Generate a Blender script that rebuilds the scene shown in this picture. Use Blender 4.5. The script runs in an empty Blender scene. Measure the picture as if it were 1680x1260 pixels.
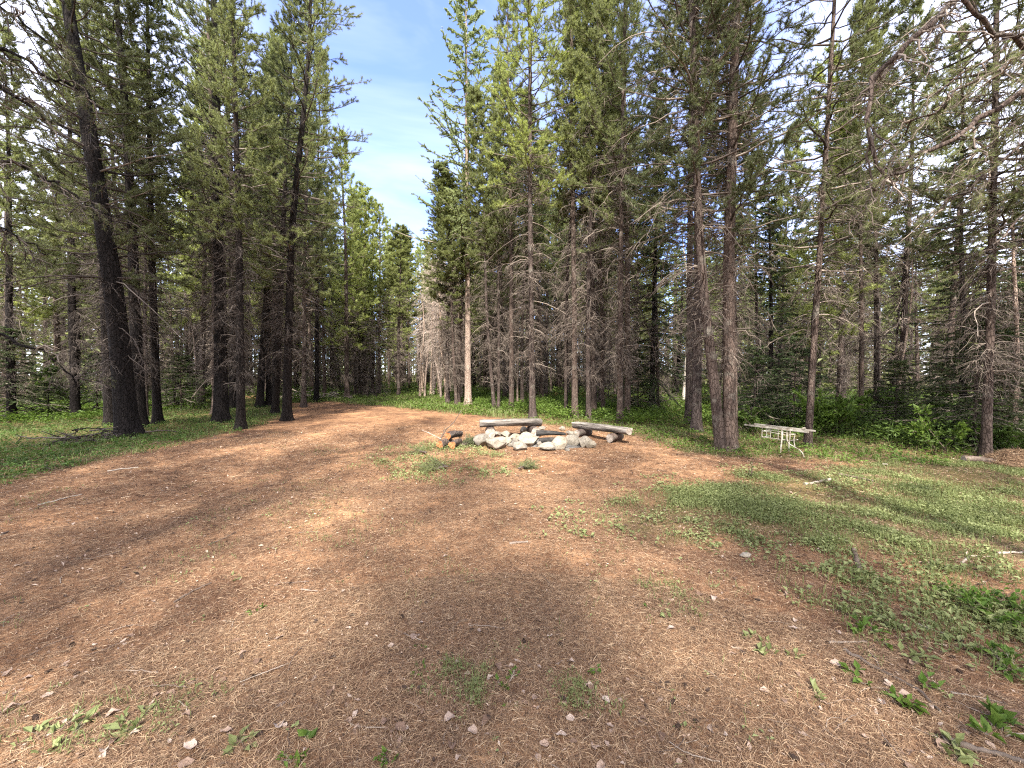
import bpy, bmesh, math, random
import numpy as np
from mathutils import Vector

SC = bpy.context.scene
COL = SC.collection
PI = math.pi
random.seed(5)

# ------------------------------------------------------------------ camera
F_PX, CAM_Z, HORIZON = 631.0, 1.55, 615.0
PITCH = math.atan((630.0 - HORIZON) / F_PX)

def ray(px, py):
    u, v = (px - 840.0) / F_PX, (630.0 - py) / F_PX
    c, s = math.cos(PITCH), math.sin(PITCH)
    return np.array([u, c + v * s, -s + v * c])

def P(px, py, z=0.0):
    """ground point seen at a place of the photograph"""
    d = ray(px, py)
    t = (z - CAM_Z) / d[2]
    return np.array([d[0] * t, d[1] * t, z])

def at(px, py, Y):
    d = ray(px, py)
    t = Y / d[1]
    return np.array([d[0] * t, Y, CAM_Z + d[2] * t])

cam_d = bpy.data.cameras.new('camera')
cam_d.sensor_width = 36.0
cam_d.lens = F_PX / 1680.0 * 36.0
cam_d.clip_end = 2000.0
cam_d.clip_start = 0.05
cam = bpy.data.objects.new('camera', cam_d)
COL.objects.link(cam)
cam.location = (0, 0, CAM_Z)
cam.rotation_euler = (PI / 2 - PITCH, 0, 0)
SC.camera = cam

# ------------------------------------------------------------------ light
SUN_AZ, SUN_EL = math.radians(181.0), math.radians(50.0)      # azimuth clockwise from +Y
sun_dir = Vector((math.sin(SUN_AZ) * math.cos(SUN_EL), math.cos(SUN_AZ) * math.cos(SUN_EL), math.sin(SUN_EL)))
sd = bpy.data.lights.new('sun', 'SUN')
sd.energy, sd.angle, sd.color = 2.8, math.radians(1.2), (1.0, 0.93, 0.82)
sun = bpy.data.objects.new('sun', sd)
COL.objects.link(sun)
sun.rotation_euler = sun_dir.to_track_quat('Z', 'Y').to_euler()

SC.view_settings.view_transform = 'Standard'
SC.view_settings.look = 'None'
SC.view_settings.gamma = 1.0
SC.view_settings.exposure = 2.52
SC.cycles.max_bounces = 6
SC.cycles.diffuse_bounces = 4
SC.cycles.transparent_max_bounces = 4
SC.cycles.use_denoising = False
SC.cycles.filter_width = 1.2
SC.cycles.sample_clamp_indirect = 4.0

# ------------------------------------------------------------------ node helpers
def new_mat(name):
    m = bpy.data.materials.new(name)
    m.use_nodes = True
    nt = m.node_tree
    nt.nodes.clear()
    return m, nt

def N(nt, kind, **kw):
    n = nt.nodes.new(kind)
    for k, v in kw.items():
        if k in n.inputs.keys():
            n.inputs[k].default_value = v
        else:
            setattr(n, k, v)
    return n

def ramp(nt, stops, interp='LINEAR'):
    r = nt.nodes.new('ShaderNodeValToRGB')
    r.color_ramp.interpolation = interp
    el = r.color_ramp.elements
    while len(el) < len(stops):
        el.new(0.5)
    for e, (p, c) in zip(el, stops):
        e.position = p
        e.color = (c[0], c[1], c[2], 1.0) if len(c) == 3 else c
    return r

def mixc(nt, fac, a, b, blend='MIX'):
    m = nt.nodes.new('ShaderNodeMix')
    m.data_type = 'RGBA'
    m.blend_type = blend
    for sock, val in ((0, fac), (6, a), (7, b)):
        if hasattr(val, 'links') or isinstance(val, bpy.types.NodeSocket):
            nt.links.new(val, m.inputs[sock])
        elif isinstance(val, (int, float)):
            m.inputs[sock].default_value = val
        else:
            m.inputs[sock].default_value = (val[0], val[1], val[2], 1.0)
    return m.outputs[2]

def out(nt, shader):
    o = nt.nodes.new('ShaderNodeOutputMaterial')
    nt.links.new(shader, o.inputs['Surface'])

def noise(nt, co, scale, detail=3.0, rough=0.55, dist=0.0):
    n = N(nt, 'ShaderNodeTexNoise')
    n.inputs['Scale'].default_value = scale
    n.inputs['Detail'].default_value = detail
    n.inputs['Roughness'].default_value = rough
    n.inputs['Distortion'].default_value = dist
    nt.links.new(co, n.inputs['Vector'])
    return n.outputs['Fac']

def objco(nt):
    return N(nt, 'ShaderNodeTexCoord').outputs['Object']

def bumped(nt, height, strength, dist):
    b = N(nt, 'ShaderNodeBump')
    b.inputs['Strength'].default_value = strength
    b.inputs['Distance'].default_value = dist
    nt.links.new(height, b.inputs['Height'])
    return b.outputs['Normal']

def principled(nt, col, rough=0.8, normal=None, spec=0.3):
    p = N(nt, 'ShaderNodeBsdfPrincipled')
    if isinstance(col, bpy.types.NodeSocket):
        nt.links.new(col, p.inputs['Base Color'])
    else:
        p.inputs['Base Color'].default_value = (*col, 1)
    p.inputs['Roughness'].default_value = rough
    p.inputs['Specular IOR Level'].default_value = spec
    if normal is not None:
        nt.links.new(normal, p.inputs['Normal'])
    return p

def leaf_mat(name, stops, trans=0.35, rough=0.55, scale=0.9, obj_var=0.25, tint=(0.1, 0.09, 0.02), clump=0.6):
    """thin green stuff: colour differs by blade, by clump and a little by plant"""
    m, nt = new_mat(name)
    g = N(nt, 'ShaderNodeNewGeometry')
    oi = N(nt, 'ShaderNodeObjectInfo')
    n = noise(nt, objco(nt), scale, 2.0)
    add = N(nt, 'ShaderNodeMath', operation='MULTIPLY_ADD')
    nt.links.new(g.outputs['Random Per Island'], add.inputs[0])
    add.inputs[1].default_value = 1.0 - clump
    mul = N(nt, 'ShaderNodeMath', operation='MULTIPLY')
    nt.links.new(n, mul.inputs[0])
    mul.inputs[1].default_value = clump
    nt.links.new(mul.outputs[0], add.inputs[2])
    r = ramp(nt, stops)
    nt.links.new(add.outputs[0], r.inputs[0])
    f = N(nt, 'ShaderNodeMath', operation='MULTIPLY')
    nt.links.new(oi.outputs['Random'], f.inputs[0])
    f.inputs[1].default_value = obj_var
    col = mixc(nt, f.outputs[0], r.outputs[0], tint)
    p = principled(nt, col, rough, spec=0.25)
    t = N(nt, 'ShaderNodeBsdfTranslucent')
    c2 = mixc(nt, 1.0, col, (1.0, 1.0, 0.72), 'MULTIPLY')
    nt.links.new(c2, t.inputs['Color'])
    mx = N(nt, 'ShaderNodeMixShader')
    mx.inputs[0].default_value = trans
    nt.links.new(p.outputs[0], mx.inputs[1])
    nt.links.new(t.outputs[0], mx.inputs[2])
    out(nt, mx.outputs[0])
    return m

def bark_mat(name, dark, light, moss=None, vstretch=0.16, scale=16.0, bump=0.02):
    m, nt = new_mat(name)
    co = objco(nt)
    mp = N(nt, 'ShaderNodeMapping')
    mp.inputs['Scale'].default_value = (1, 1, vstretch)
    nt.links.new(co, mp.inputs['Vector'])
    n1 = noise(nt, mp.outputs[0], scale, 6.0, 0.65, 0.6)
    v = N(nt, 'ShaderNodeTexVoronoi', feature='DISTANCE_TO_EDGE')
    v.inputs['Scale'].default_value = scale * 1.5
    mp2 = N(nt, 'ShaderNodeMapping')
    mp2.inputs['Scale'].default_value = (1, 1, vstretch * 2.2)
    nt.links.new(co, mp2.inputs['Vector'])
    nt.links.new(mp2.outputs[0], v.inputs['Vector'])
    vr = ramp(nt, [(0.0, (0, 0, 0)), (0.12, (1, 1, 1))])
    nt.links.new(v.outputs['Distance'], vr.inputs[0])
    r = ramp(nt, [(0.3, dark), (0.72, light)])
    nt.links.new(n1, r.inputs[0])
    oi = N(nt, 'ShaderNodeObjectInfo')
    var = ramp(nt, [(0.0, (0.72, 0.72, 0.75)), (1.0, (1.2, 1.12, 1.05))])
    nt.links.new(oi.outputs['Random'], var.inputs[0])
    col = mixc(nt, 1.0, r.outputs[0], var.outputs[0], 'MULTIPLY')
    dk = mixc(nt, 1.0, col, (0.45, 0.42, 0.4), 'MULTIPLY')
    col = mixc(nt, vr.outputs[0], dk, col)
    if moss:
        n2 = noise(nt, co, 3.0, 4.0)
        mr = ramp(nt, [(0.55, (0, 0, 0)), (0.75, (0.7, 0.7, 0.7))])
        nt.links.new(n2, mr.inputs[0])
        col = mixc(nt, mr.outputs[0], col, moss)
    h = mixc(nt, 0.5, vr.outputs[0], n1)
    p = principled(nt, col, 0.9, bumped(nt, h, 0.9, bump), 0.15)
    out(nt, p.outputs[0])
    return m

def simple_mat(name, stops, scale=8.0, rough=0.85, bump=0.0, bdist=0.01, island=False, spec=0.2, stretch=None, obj_amt=0.0):
    m, nt = new_mat(name)
    co = objco(nt)
    if stretch:
        mp = N(nt, 'ShaderNodeMapping')
        mp.inputs['Scale'].default_value = stretch
        nt.links.new(co, mp.inputs['Vector'])
        co = mp.outputs[0]
    n = noise(nt, co, scale, 5.0, 0.6)
    r = ramp(nt, stops)
    if island:
        g = N(nt, 'ShaderNodeNewGeometry')
        nt.links.new(g.outputs['Random Per Island'], r.inputs[0])
    elif obj_amt:
        oi = N(nt, 'ShaderNodeObjectInfo')
        a = N(nt, 'ShaderNodeMath', operation='MULTIPLY_ADD')
        nt.links.new(oi.outputs['Random'], a.inputs[0])
        a.inputs[1].default_value = obj_amt
        nt.links.new(n, a.inputs[2])
        s = N(nt, 'ShaderNodeMath', operation='SUBTRACT')
        nt.links.new(a.outputs[0], s.inputs[0])
        s.inputs[1].default_value = obj_amt * 0.5
        nt.links.new(s.outputs[0], r.inputs[0])
    else:
        nt.links.new(n, r.inputs[0])
    nrm = bumped(nt, n, bump, bdist) if bump else None
    p = principled(nt, r.outputs[0], rough, nrm, spec)
    out(nt, p.outputs[0])
    return m

M = {}
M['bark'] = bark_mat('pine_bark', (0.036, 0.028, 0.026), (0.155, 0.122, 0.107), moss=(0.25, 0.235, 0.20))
M['bark_dark'] = bark_mat('shaded_pine_bark', (0.007, 0.006, 0.006), (0.029, 0.0245, 0.0235), scale=12, bump=0.035)  # shade on the left trunks is put into this near black colour
M['bark_pale'] = bark_mat('pale_bark', (0.20, 0.155, 0.13), (0.50, 0.41, 0.35), scale=14)
M['bark_birch'] = bark_mat('white_bark', (0.30, 0.28, 0.25), (0.75, 0.72, 0.66), vstretch=1.5, scale=7, bump=0.004)
M['twig'] = simple_mat('dead_twig', [(0.0, (0.045, 0.035, 0.03)), (0.6, (0.125, 0.10, 0.085)), (1.0, (0.34, 0.285, 0.24))], island=True)
M['twig_dark'] = simple_mat('dark_twig', [(0.0, (0.028, 0.022, 0.02)), (0.6, (0.075, 0.06, 0.052)), (1.0, (0.20, 0.17, 0.15))], island=True)
M['twig_pale'] = simple_mat('pale_twig', [(0.0, (0.26, 0.20, 0.17)), (1.0, (0.52, 0.44, 0.38))], island=True)
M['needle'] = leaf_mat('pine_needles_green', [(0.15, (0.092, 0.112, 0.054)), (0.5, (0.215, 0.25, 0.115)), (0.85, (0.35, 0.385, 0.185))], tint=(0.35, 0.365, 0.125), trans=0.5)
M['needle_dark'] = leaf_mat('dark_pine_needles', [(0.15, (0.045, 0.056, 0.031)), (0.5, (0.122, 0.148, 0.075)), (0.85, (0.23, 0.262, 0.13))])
M['needle_bright'] = leaf_mat('sunlit_pine_needles', [(0.15, (0.21, 0.25, 0.08)), (0.5, (0.38, 0.44, 0.15)), (0.85, (0.52, 0.57, 0.23))], trans=0.5)  # lighter needle copy: sunlight on the crowns is put into the colour
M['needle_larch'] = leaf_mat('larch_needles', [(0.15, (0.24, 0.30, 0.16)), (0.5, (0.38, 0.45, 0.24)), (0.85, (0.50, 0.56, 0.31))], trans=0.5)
M['needle_fir'] = leaf_mat('fir_needles', [(0.15, (0.022, 0.042, 0.020)), (0.5, (0.055, 0.09, 0.034)), (0.85, (0.11, 0.155, 0.055))], trans=0.25)
M['leaf'] = leaf_mat('broad_leaf', [(0.1, (0.05, 0.10, 0.018)), (0.5, (0.105, 0.19, 0.034)), (0.9, (0.20, 0.28, 0.06))], trans=0.4)
M['leaf_dark'] = leaf_mat('undergrowth_leaf', [(0.1, (0.04, 0.075, 0.02)), (0.5, (0.085, 0.155, 0.036)), (0.9, (0.165, 0.25, 0.06))], trans=0.38)
M['leaf_low'] = leaf_mat('low_plant_leaf', [(0.1, (0.10, 0.12, 0.052)), (0.5, (0.215, 0.255, 0.105)), (0.9, (0.36, 0.38, 0.19))], trans=0.3)
M['grass'] = leaf_mat('grass_blade', [(0.1, (0.10, 0.135, 0.05)), (0.5, (0.20, 0.25, 0.095)), (0.9, (0.38, 0.37, 0.19))], trans=0.4)

# ------------------------------------------------------------------ mesh helpers
def norm(v):
    return v / (np.linalg.norm(v, axis=-1, keepdims=True) + 1e-9)

def mesh(name, parts, mats, smooth=True):
    """parts: (V n3, F mk, material index)"""
    parts = [p for p in parts if len(p[1])]
    me = bpy.data.meshes.new(name)
    nv = sum(len(p[0]) for p in parts)
    V = np.concatenate([p[0] for p in parts]).astype(np.float32)
    loops, tot, mi, off = [], [], [], 0
    for v, f, k in parts:
        f = np.asarray(f)
        loops.append((f + off).ravel())
        tot.append(np.full(len(f), f.shape[1], np.int32))
        mi.append(np.full(len(f), k, np.int32))
        off += len(v)
    loops = np.concatenate(loops).astype(np.int32)
    tot = np.concatenate(tot)
    start = np.concatenate([[0], np.cumsum(tot)[:-1]]).astype(np.int32)
    me.vertices.add(nv)
    me.vertices.foreach_set('co', V.ravel())
    me.loops.add(len(loops))
    me.loops.foreach_set('vertex_index', loops)
    me.polygons.add(len(tot))
    me.polygons.foreach_set('loop_start', start)
    me.polygons.foreach_set('loop_total', tot)
    me.polygons.foreach_set('material_index', np.concatenate(mi))
    me.polygons.foreach_set('use_smooth', np.full(len(tot), smooth, bool))
    for m in mats:
        me.materials.append(m)
    me.update(calc_edges=True)
    me.validate(verbose=False)
    return me

def obj(name, me, parent=None, loc=None):
    o = bpy.data.objects.new(name, me)
    COL.objects.link(o)
    if parent is not None:
        o.parent = parent
    if loc is not None:
        o.location = tuple(float(c) for c in loc)
    return o

def tag(o, label, cat, group=None, kind=None):
    if label:
        o['label'] = label
    if cat:
        o['category'] = cat
    if group:
        o['group'] = group
    if kind:
        o['kind'] = kind
    return o

def thing(name, label, cat, loc=(0, 0, 0), rz=0.0, group=None):
    o = obj(name, None, loc=loc)
    o.empty_display_size = 0.2
    o.rotation_euler = (0, 0, rz)
    return tag(o, label, cat, group)

def tubes(Pth, R, S=3, cap=False):
    Pth = np.asarray(Pth, float)
    n, k, _ = Pth.shape
    R = np.broadcast_to(R, (n, k))
    T = norm(np.gradient(Pth, axis=1))
    mean = norm(Pth[:, -1] - Pth[:, 0])
    ref = np.where(np.abs(mean[:, 2:3]) > 0.8, np.array([[1.0, 0, 0]]), np.array([[0, 0, 1.0]]))[:, None, :]
    n1 = norm(np.cross(T, np.broadcast_to(ref, T.shape)))
    n2 = np.cross(T, n1)
    a = 2 * PI * np.arange(S) / S
    V = Pth[:, :, None] + R[:, :, None, None] * (np.cos(a)[:, None] * n1[:, :, None] + np.sin(a)[:, None] * n2[:, :, None])
    i = np.arange(n)[:, None, None] * k * S
    j = np.arange(k - 1)[None, :, None] * S
    s = np.arange(S)[None, None, :]
    s2 = (s + 1) % S
    Fq = np.stack([i + j + s, i + j + s2, i + j + S + s2, i + j + S + s], -1).reshape(-1, 4)
    return V.reshape(-1, 3), Fq

def along(Pth, idx, s):
    """point and tangent at s (0..1) of paths idx"""
    k = Pth.shape[1]
    f = np.clip(s, 0, 0.9999) * (k - 1)
    i = f.astype(int)
    t = (f - i)[:, None]
    a, b = Pth[idx, i], Pth[idx, i + 1]
    return a * (1 - t) + b * t, norm(b - a)

def bows(base, az, L, up, curl, K, rng, wig=0.08):
    """branches: leave base at azimuth az, rise by up, curl the ends by curl (both in lengths)"""
    s = np.linspace(0, 1, K)[None, :, None]
    o = np.stack([np.cos(az), np.sin(az), 0 * az], -1)[:, None]
    sd_ = np.stack([-np.sin(az), np.cos(az), 0 * az], -1)[:, None]
    z = np.array([0, 0, 1.0])
    w1 = rng.normal(0, wig, (len(az), 1, 1))
    w2 = rng.uniform(0, 6.28, (len(az), 1, 1))
    Lb = L[:, None, None]
    flat = 1.0 - 0.18 * np.abs(up[:, None, None] + curl[:, None, None])
    p = base[:, None] + Lb * (o * s * flat + z * (up[:, None, None] * s + curl[:, None, None] * s * s)
                              + sd_ * (w1 * s * s * 3 + wig * 0.5 * np.sin(s * 7 + w2) * s))
    p[:, 1:] += rng.normal(0, 0.012, p[:, 1:].shape) * np.minimum(Lb, 1.2)
    return p

def offshoots(Pth, M_, lo, L, rng, fwd=0.6, side=0.8, upz=0.0, K=3, droop=0.0, jit=0.35, flat=False):
    n = len(Pth)
    idx = np.repeat(np.arange(n), M_)
    s = rng.uniform(lo, 1.0, n * M_)
    p, t = along(Pth, idx, s)
    hz = norm(np.cross(t, np.array([0, 0, 1.0])))
    sg = rng.choice([-1.0, 1.0], n * M_)[:, None]
    d = norm(t * fwd + hz * sg * side + np.array([0, 0, upz]) + rng.normal(0, jit, (n * M_, 3)) * (np.array([1, 1, 0.35]) if flat else 1.0))
    Ls = (L * rng.uniform(0.55, 1.25, n * M_) * (1.15 - 0.6 * s) * (np.broadcast_to(1.0, n * M_)))[:, None, None]
    q = np.linspace(0, 1, K)[None, :, None]
    pts = p[:, None] + d[:, None] * q * Ls + np.array([0, 0, 1.0]) * droop * q * q * Ls
    pts[:, 1:] += rng.normal(0, 0.05, pts[:, 1:].shape) * Ls
    return pts, idx, s

def needles(Tw, n, ln, w, rng, lo=0.15, fwd=0.75, flat=False, jit=1.0):
    """n narrow triangles round each twig"""
    m = len(Tw) * n
    idx = np.repeat(np.arange(len(Tw)), n)
    s = rng.uniform(lo, 1.02, m)
    p, t = along(Tw, idx, s)
    r = rng.normal(0, jit, (m, 3))
    if flat:
        r[:, 2] *= 0.25
    d = norm(t * fwd + norm(r))
    e = norm(np.cross(d, rng.normal(0, 1, (m, 3))))
    L = ln * rng.uniform(0.7, 1.25, (m, 1))
    W = w * rng.uniform(0.7, 1.3, (m, 1)) * 0.5
    V = np.stack([p - e * W, p + e * W, p + d * L], 1).reshape(-1, 3)
    return V, np.arange(m * 3).reshape(-1, 3)

def trunk_path(H, rng, pts=None, bend=0.12, K=30):
    z = np.concatenate([[-0.25, 0.0, 0.12, 0.3], np.linspace(0.6, H, K - 4)])
    if pts is not None:
        px = np.array(pts, float)
        zc = np.clip(z, px[0, 1], px[-1, 1])
        x = np.interp(zc, px[:, 1], px[:, 0])
        x = np.convolve(np.pad(x, 2, mode='edge'), np.ones(5) / 5, 'valid')
        sl = (px[-1, 0] - px[-2, 0]) / max(px[-1, 1] - px[-2, 1], 0.01)
        x = x + np.maximum(z - px[-1, 1], 0) * sl * 0.6
    else:
        x = np.zeros_like(z)
    a, b = rng.uniform(0, 6.28, 2)
    q = np.clip(z / H, 0, 1)
    x = x + bend * (np.sin(q * 5 + a) - np.sin(a)) * q
    y = bend * (np.sin(q * 4.2 + b) - np.sin(b)) * q
    return np.stack([x, y, z], -1)

def trunk_tube(path, H, r0, S=10, flare=0.6, taper=0.75):
    z = np.maximum(path[:, 2], 0)
    r = r0 * (1 - z / H * 0.985) ** taper * (1 + flare * np.exp(-z / 0.26))
    V, Fq = tubes(path[None], r[None], S)
    V = V.reshape(len(path), S, 3)
    a = 2 * PI * np.arange(S) / S
    lump = 1 + 0.05 * np.sin(a * 3 + path[:, 2:3] * 1.3) + 0.16 * np.exp(-z / 0.16)[:, None] * np.sin(a * 4 + 1.0)
    V = path[:, None] + (V - path[:, None]) * lump[..., None]
    return V.reshape(-1, 3), Fq

def path_at(path, z):
    return np.stack([np.interp(z, path[:, 2], path[:, 0]), np.interp(z, path[:, 2], path[:, 1]), z], -1)

def grow(seed, H, r0, kind='pine', pts=None, cb=8.0, dead=(1.5, 9.0, 80), dl=(0.5, 1.4), Lmax=1.6, nbr=90, ntw=12, nn=40,
         nl=0.08, nw=0.012, bark='bark', twig='twig', leaf='needle', bend=0.12, dead_sub=7, top_of=None, dr=1.0, S=10, droopy=0.9):
    """one conifer: (wood mesh, needle mesh)"""
    rng = np.random.default_rng(seed)
    path = trunk_path(H, rng, pts, bend)
    wood = [(*trunk_tube(path, H, r0, S), 0)]
    # dead lower branches, grey, drooping, finely forked
    nd = dead[2]
    if nd:
        z = rng.uniform(dead[0], dead[1], nd)
        b = path_at(path, z)
        L = (dl[0] * 0.6 + (dl[1] * 1.15 - dl[0] * 0.6) * rng.random(nd) ** 1.6) * (0.5 + 0.5 * np.clip((z - dead[0]) / 2.5, 0, 1))
        snag = rng.random(nd) < 0.33
        L = np.where(snag, L * 0.3, L)
        br = bows(b, rng.uniform(0, 2 * PI, nd), L, rng.uniform(-0.15, 0.55, nd), -droopy * rng.uniform(0.2, 1.1, nd), 8, rng, 0.1)
        rad = np.linspace(1, 0.3, 8)[None] * (0.0075 + 0.006 * L[:, None]) * dr
        wood.append((*tubes(br, rad, 4), 1))
        if dead_sub:
            sp, _, _ = offshoots(br[~snag], dead_sub, 0.2, 0.36, rng, 0.7, 0.7, -0.1, 4, -0.5, 0.45)
            wood.append((*tubes(sp, np.array([[0.0046, 0.0038, 0.003, 0.0016]]) * dr, 3), 1))
            sp2, _, _ = offshoots(sp, 2, 0.3, 0.15, rng, 0.7, 0.7, -0.1, 3, -0.3, 0.5)
            wood.append((*tubes(sp2, np.array([[0.003, 0.0025, 0.0015]]) * dr, 3), 1))
    crown = []
    if nbr:
        u = (np.arange(nbr) + rng.uniform(0, 1, nbr)) / nbr
        z = cb + (H * 0.99 - cb) * u ** 0.95
        t = (z - cb) / (H - cb)
        b = path_at(path, z)
        az = np.arange(nbr) * 2.4 + rng.normal(0, 0.4, nbr)
        if kind == 'pine':
            L = Lmax * (1 - t) ** 0.7 * (0.62 + 0.38 * np.clip(t / 0.25, 0, 1)) * rng.uniform(0.6, 1.2, nbr) + 0.15
            up = -0.15 + 0.6 * t + rng.normal(0, 0.12, nbr)
            curl = 0.22 + 0.15 * rng.normal(0, 1, nbr)
        elif kind == 'larch':
            L = Lmax * (1 - t) ** 0.75 * rng.uniform(0.65, 1.15, nbr) + 0.15
            up = -0.22 + 0.45 * t + rng.normal(0, 0.1, nbr)
            curl = 0.42 + 0.1 * rng.normal(0, 1, nbr)
        else:
            L = Lmax * (1 - t) ** 0.85 * rng.uniform(0.75, 1.15, nbr) + 0.1
            up = -0.28 + 0.55 * t + rng.normal(0, 0.08, nbr)
            curl = -0.05 + 0.1 * rng.normal(0, 1, nbr) + 0.12 * t
        br = bows(b, az, L, up, curl, 8, rng, 0.06)
        rad = np.linspace(1, 0.22, 8)[None] * (0.006 + 0.011 * L[:, None])
        wood.append((*tubes(br, rad, 4), 1))
        if kind == 'pine':
            tw, idx, s = offshoots(br, ntw, 0.28, 0.42, rng, 0.75, 0.6, 0.12, 4, 0.25, 0.4)
            sc = (0.55 + 0.45 * L[idx] / Lmax)[:, None, None]
            tw = tw[:, :1] + (tw - tw[:, :1]) * sc
            wood.append((*tubes(tw, np.array([[0.005, 0.004, 0.0035, 0.0025]]), 3), 1))
            crown.append((*needles(tw, nn, nl, nw, rng, 0.25, 0.8), 0))
            crown.append((*needles(br[:, 5:], nn, nl, nw, rng, 0.1, 0.9), 0))
        elif kind == 'larch':
            tw, idx, s = offshoots(br, ntw, 0.15, 0.45, rng, 0.8, 0.45, -0.05, 4, -0.1, 0.35)
            sc = (0.4 + 0.6 * L[idx] / Lmax)[:, None, None]
            tw = tw[:, :1] + (tw - tw[:, :1]) * sc
            wood.append((*tubes(tw, np.array([[0.006, 0.005, 0.004, 0.003]]), 3), 1))
            crown.append((*needles(tw, nn, nl, nw, rng, 0.0, 0.5), 0))
            crown.append((*needles(br[:, 2:], nn * 2, nl, nw, rng, 0.0, 0.4), 0))
        else:
            tw, idx, s = offshoots(br, ntw, 0.12, 0.5, rng, 0.8, 0.75, 0.0, 4, -0.12, 0.2, flat=True)
            sc = (0.25 + 0.75 * L[idx] / Lmax)[:, None, None]
            tw = tw[:, :1] + (tw - tw[:, :1]) * sc
            wood.append((*tubes(tw, np.array([[0.005, 0.004, 0.0035, 0.0025]]), 3), 1))
            crown.append((*needles(tw, nn, nl, nw, rng, 0.0, 0.7, flat=True), 0))
            crown.append((*needles(br[:, 1:], nn, nl, nw, rng, 0.0, 0.7, flat=True), 0))
    return (mesh('trunk_mesh', wood, [M[bark], M[twig]]), mesh('crown_mesh', crown, [M[leaf]], False) if crown else None, H, r0, rng, path)

def plant_tree(name, label, cat, proto, loc, rz=0.0, sxy=1.0, sz=1.0, lean=0.0, group=None, lean_y=0.0):
    t = thing(name, label, cat, loc, 0, group)
    t.rotation_euler = (lean_y, lean, rz)
    t.rotation_mode = 'ZXY'
    t.scale = (sxy, sxy, sz)
    obj('trunk', proto[0], t)
    if proto[1] is not None:
        obj('crown', proto[1], t)
    return t

# ------------------------------------------------------------------ ground
def gz(x, y):
    x, y = np.asarray(x, float), np.asarray(y, float)
    z = 0.02 * np.sin(x * 0.9 + 1.0) * np.cos(y * 0.7) + 0.012 * np.sin(x * 2.3 + y * 1.7) + 0.008 * np.sin(x * 5.1 - y * 4.3 + 2)
    z = z + 0.012 * np.sin(x * 0.35 + y * 1.9 + 0.6)
    return z * np.clip((np.hypot(x, y) - 0.5) / 2.5, 0.3, 1)

def on_ground(p, dz=0.0):
    return (float(p[0]), float(p[1]), float(gz(p[0], p[1])) + dz)

def poly(*pts):
    return np.array([P(x, y)[:2] for x, y in pts])

def inside(x, y, pg):
    r = np.zeros(x.shape, bool)
    j = len(pg) - 1
    for i in range(len(pg)):
        xi, yi, xj, yj = pg[i, 0], pg[i, 1], pg[j, 0], pg[j, 1]
        c = ((yi > y) != (yj > y)) & (x < (xj - xi) * (y - yi) / (yj - yi + 1e-12) + xi)
        r ^= c
        j = i
    return r

def wob(x, y, s):
    """cheap smooth noise, -1..1"""
    return (np.sin(x * 1.7 * s + 1.3 * np.sin(y * 1.1 * s + .5)) + np.sin(y * 2.1 * s + 1.7 * np.sin(x * 0.9 * s + 2.1))
            + 0.6 * np.sin((x + y) * 3.7 * s + 1.1 * np.sin((x - y) * 2.9 * s))) / 2.6

PG_MEADOW = poly((975, 850), (1090, 803), (1240, 782), (1420, 768), (1720, 752), (1800, 960), (1560, 945), (1420, 915), (1230, 890), (1060, 878))
PG_EDGE = poly((880, 850), (1080, 780), (1250, 765), (1420, 772), (1500, 930), (1300, 960), (1000, 910))
PG_LOWER = poly((1330, 930), (1560, 930), (1800, 940), (1850, 1240), (1500, 1120), (1330, 1010))
PG_BACKR = poly((860, 690), (940, 702), (1060, 718), (1130, 742), (1250, 752), (1330, 752), (1460, 768), (1800, 752), (1800, 690), (1300, 655), (1000, 655), (850, 660))
PG_TALLR = poly((1205, 700), (1330, 718), (1500, 742), (1720, 752), (1800, 735), (1700, 665), (1350, 650), (1200, 650))
PG_TALLC = poly((770, 668), (860, 680), (930, 692), (1040, 698), (1130, 702), (1205, 704), (1205, 645), (770, 645))
PG_FAR = poly((430, 662), (540, 660), (640, 668), (720, 676), (860, 690), (860, 655), (760, 640), (640, 636), (430, 645))
PG_LEFT = poly((-160, 830), (0, 796), (150, 760), (250, 742), (350, 716), (430, 700), (480, 672), (440, 655), (300, 650), (0, 650), (-160, 680))
PG_TALLL = poly((-160, 720), (0, 700), (150, 690), (330, 672), (330, 648), (0, 646), (-160, 650))
PG_PIT = poly((620, 742), (700, 722), (780, 728), (830, 760), (780, 800), (650, 790), (600, 765))
GREENS = [PG_MEADOW, PG_BACKR, PG_FAR, PG_LEFT]

def axis(n, reach, k):
    t = np.linspace(-1, 1, n)
    return np.sinh(t * k) / math.sinh(k) * reach

gx = axis(361, 420.0, 5.5)
gy = axis(361, 420.0, 5.5) + 4.0
GX, GY = np.meshgrid(gx, gy)
gv = np.stack([GX, GY, gz(GX, GY)], -1).reshape(-1, 3)
ii = np.arange(360)[:, None] * 361 + np.arange(360)[None, :]
gf = np.stack([ii, ii + 1, ii + 362, ii + 361], -1).reshape(-1, 4)
cover = np.zeros(GX.size)
rg = np.random.default_rng(3)
fx, fy = gv[:, 0], gv[:, 1]
near = (np.hypot(fx, fy) < 60)
for _ in range(14):
    jx, jy = fx + rg.normal(0, 0.22, fx.shape) + 0.25 * wob(fx, fy, 1.3), fy + rg.normal(0, 0.22, fx.shape) + 0.25 * wob(fy, fx, 1.1)
    hit = np.zeros(fx.shape, bool)
    for pg in GREENS:
        hit |= inside(jx, jy, pg)
    cover += hit / 14.0
cover[np.hypot(fx, fy - 5) > 30] = 1.0
ground_me = mesh('ground_mesh', [(gv, gf, 0)], [])
at_ = ground_me.attributes.new('cover', 'FLOAT', 'POINT')
at_.data.foreach_set('value', cover.astype(np.float32))

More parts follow.
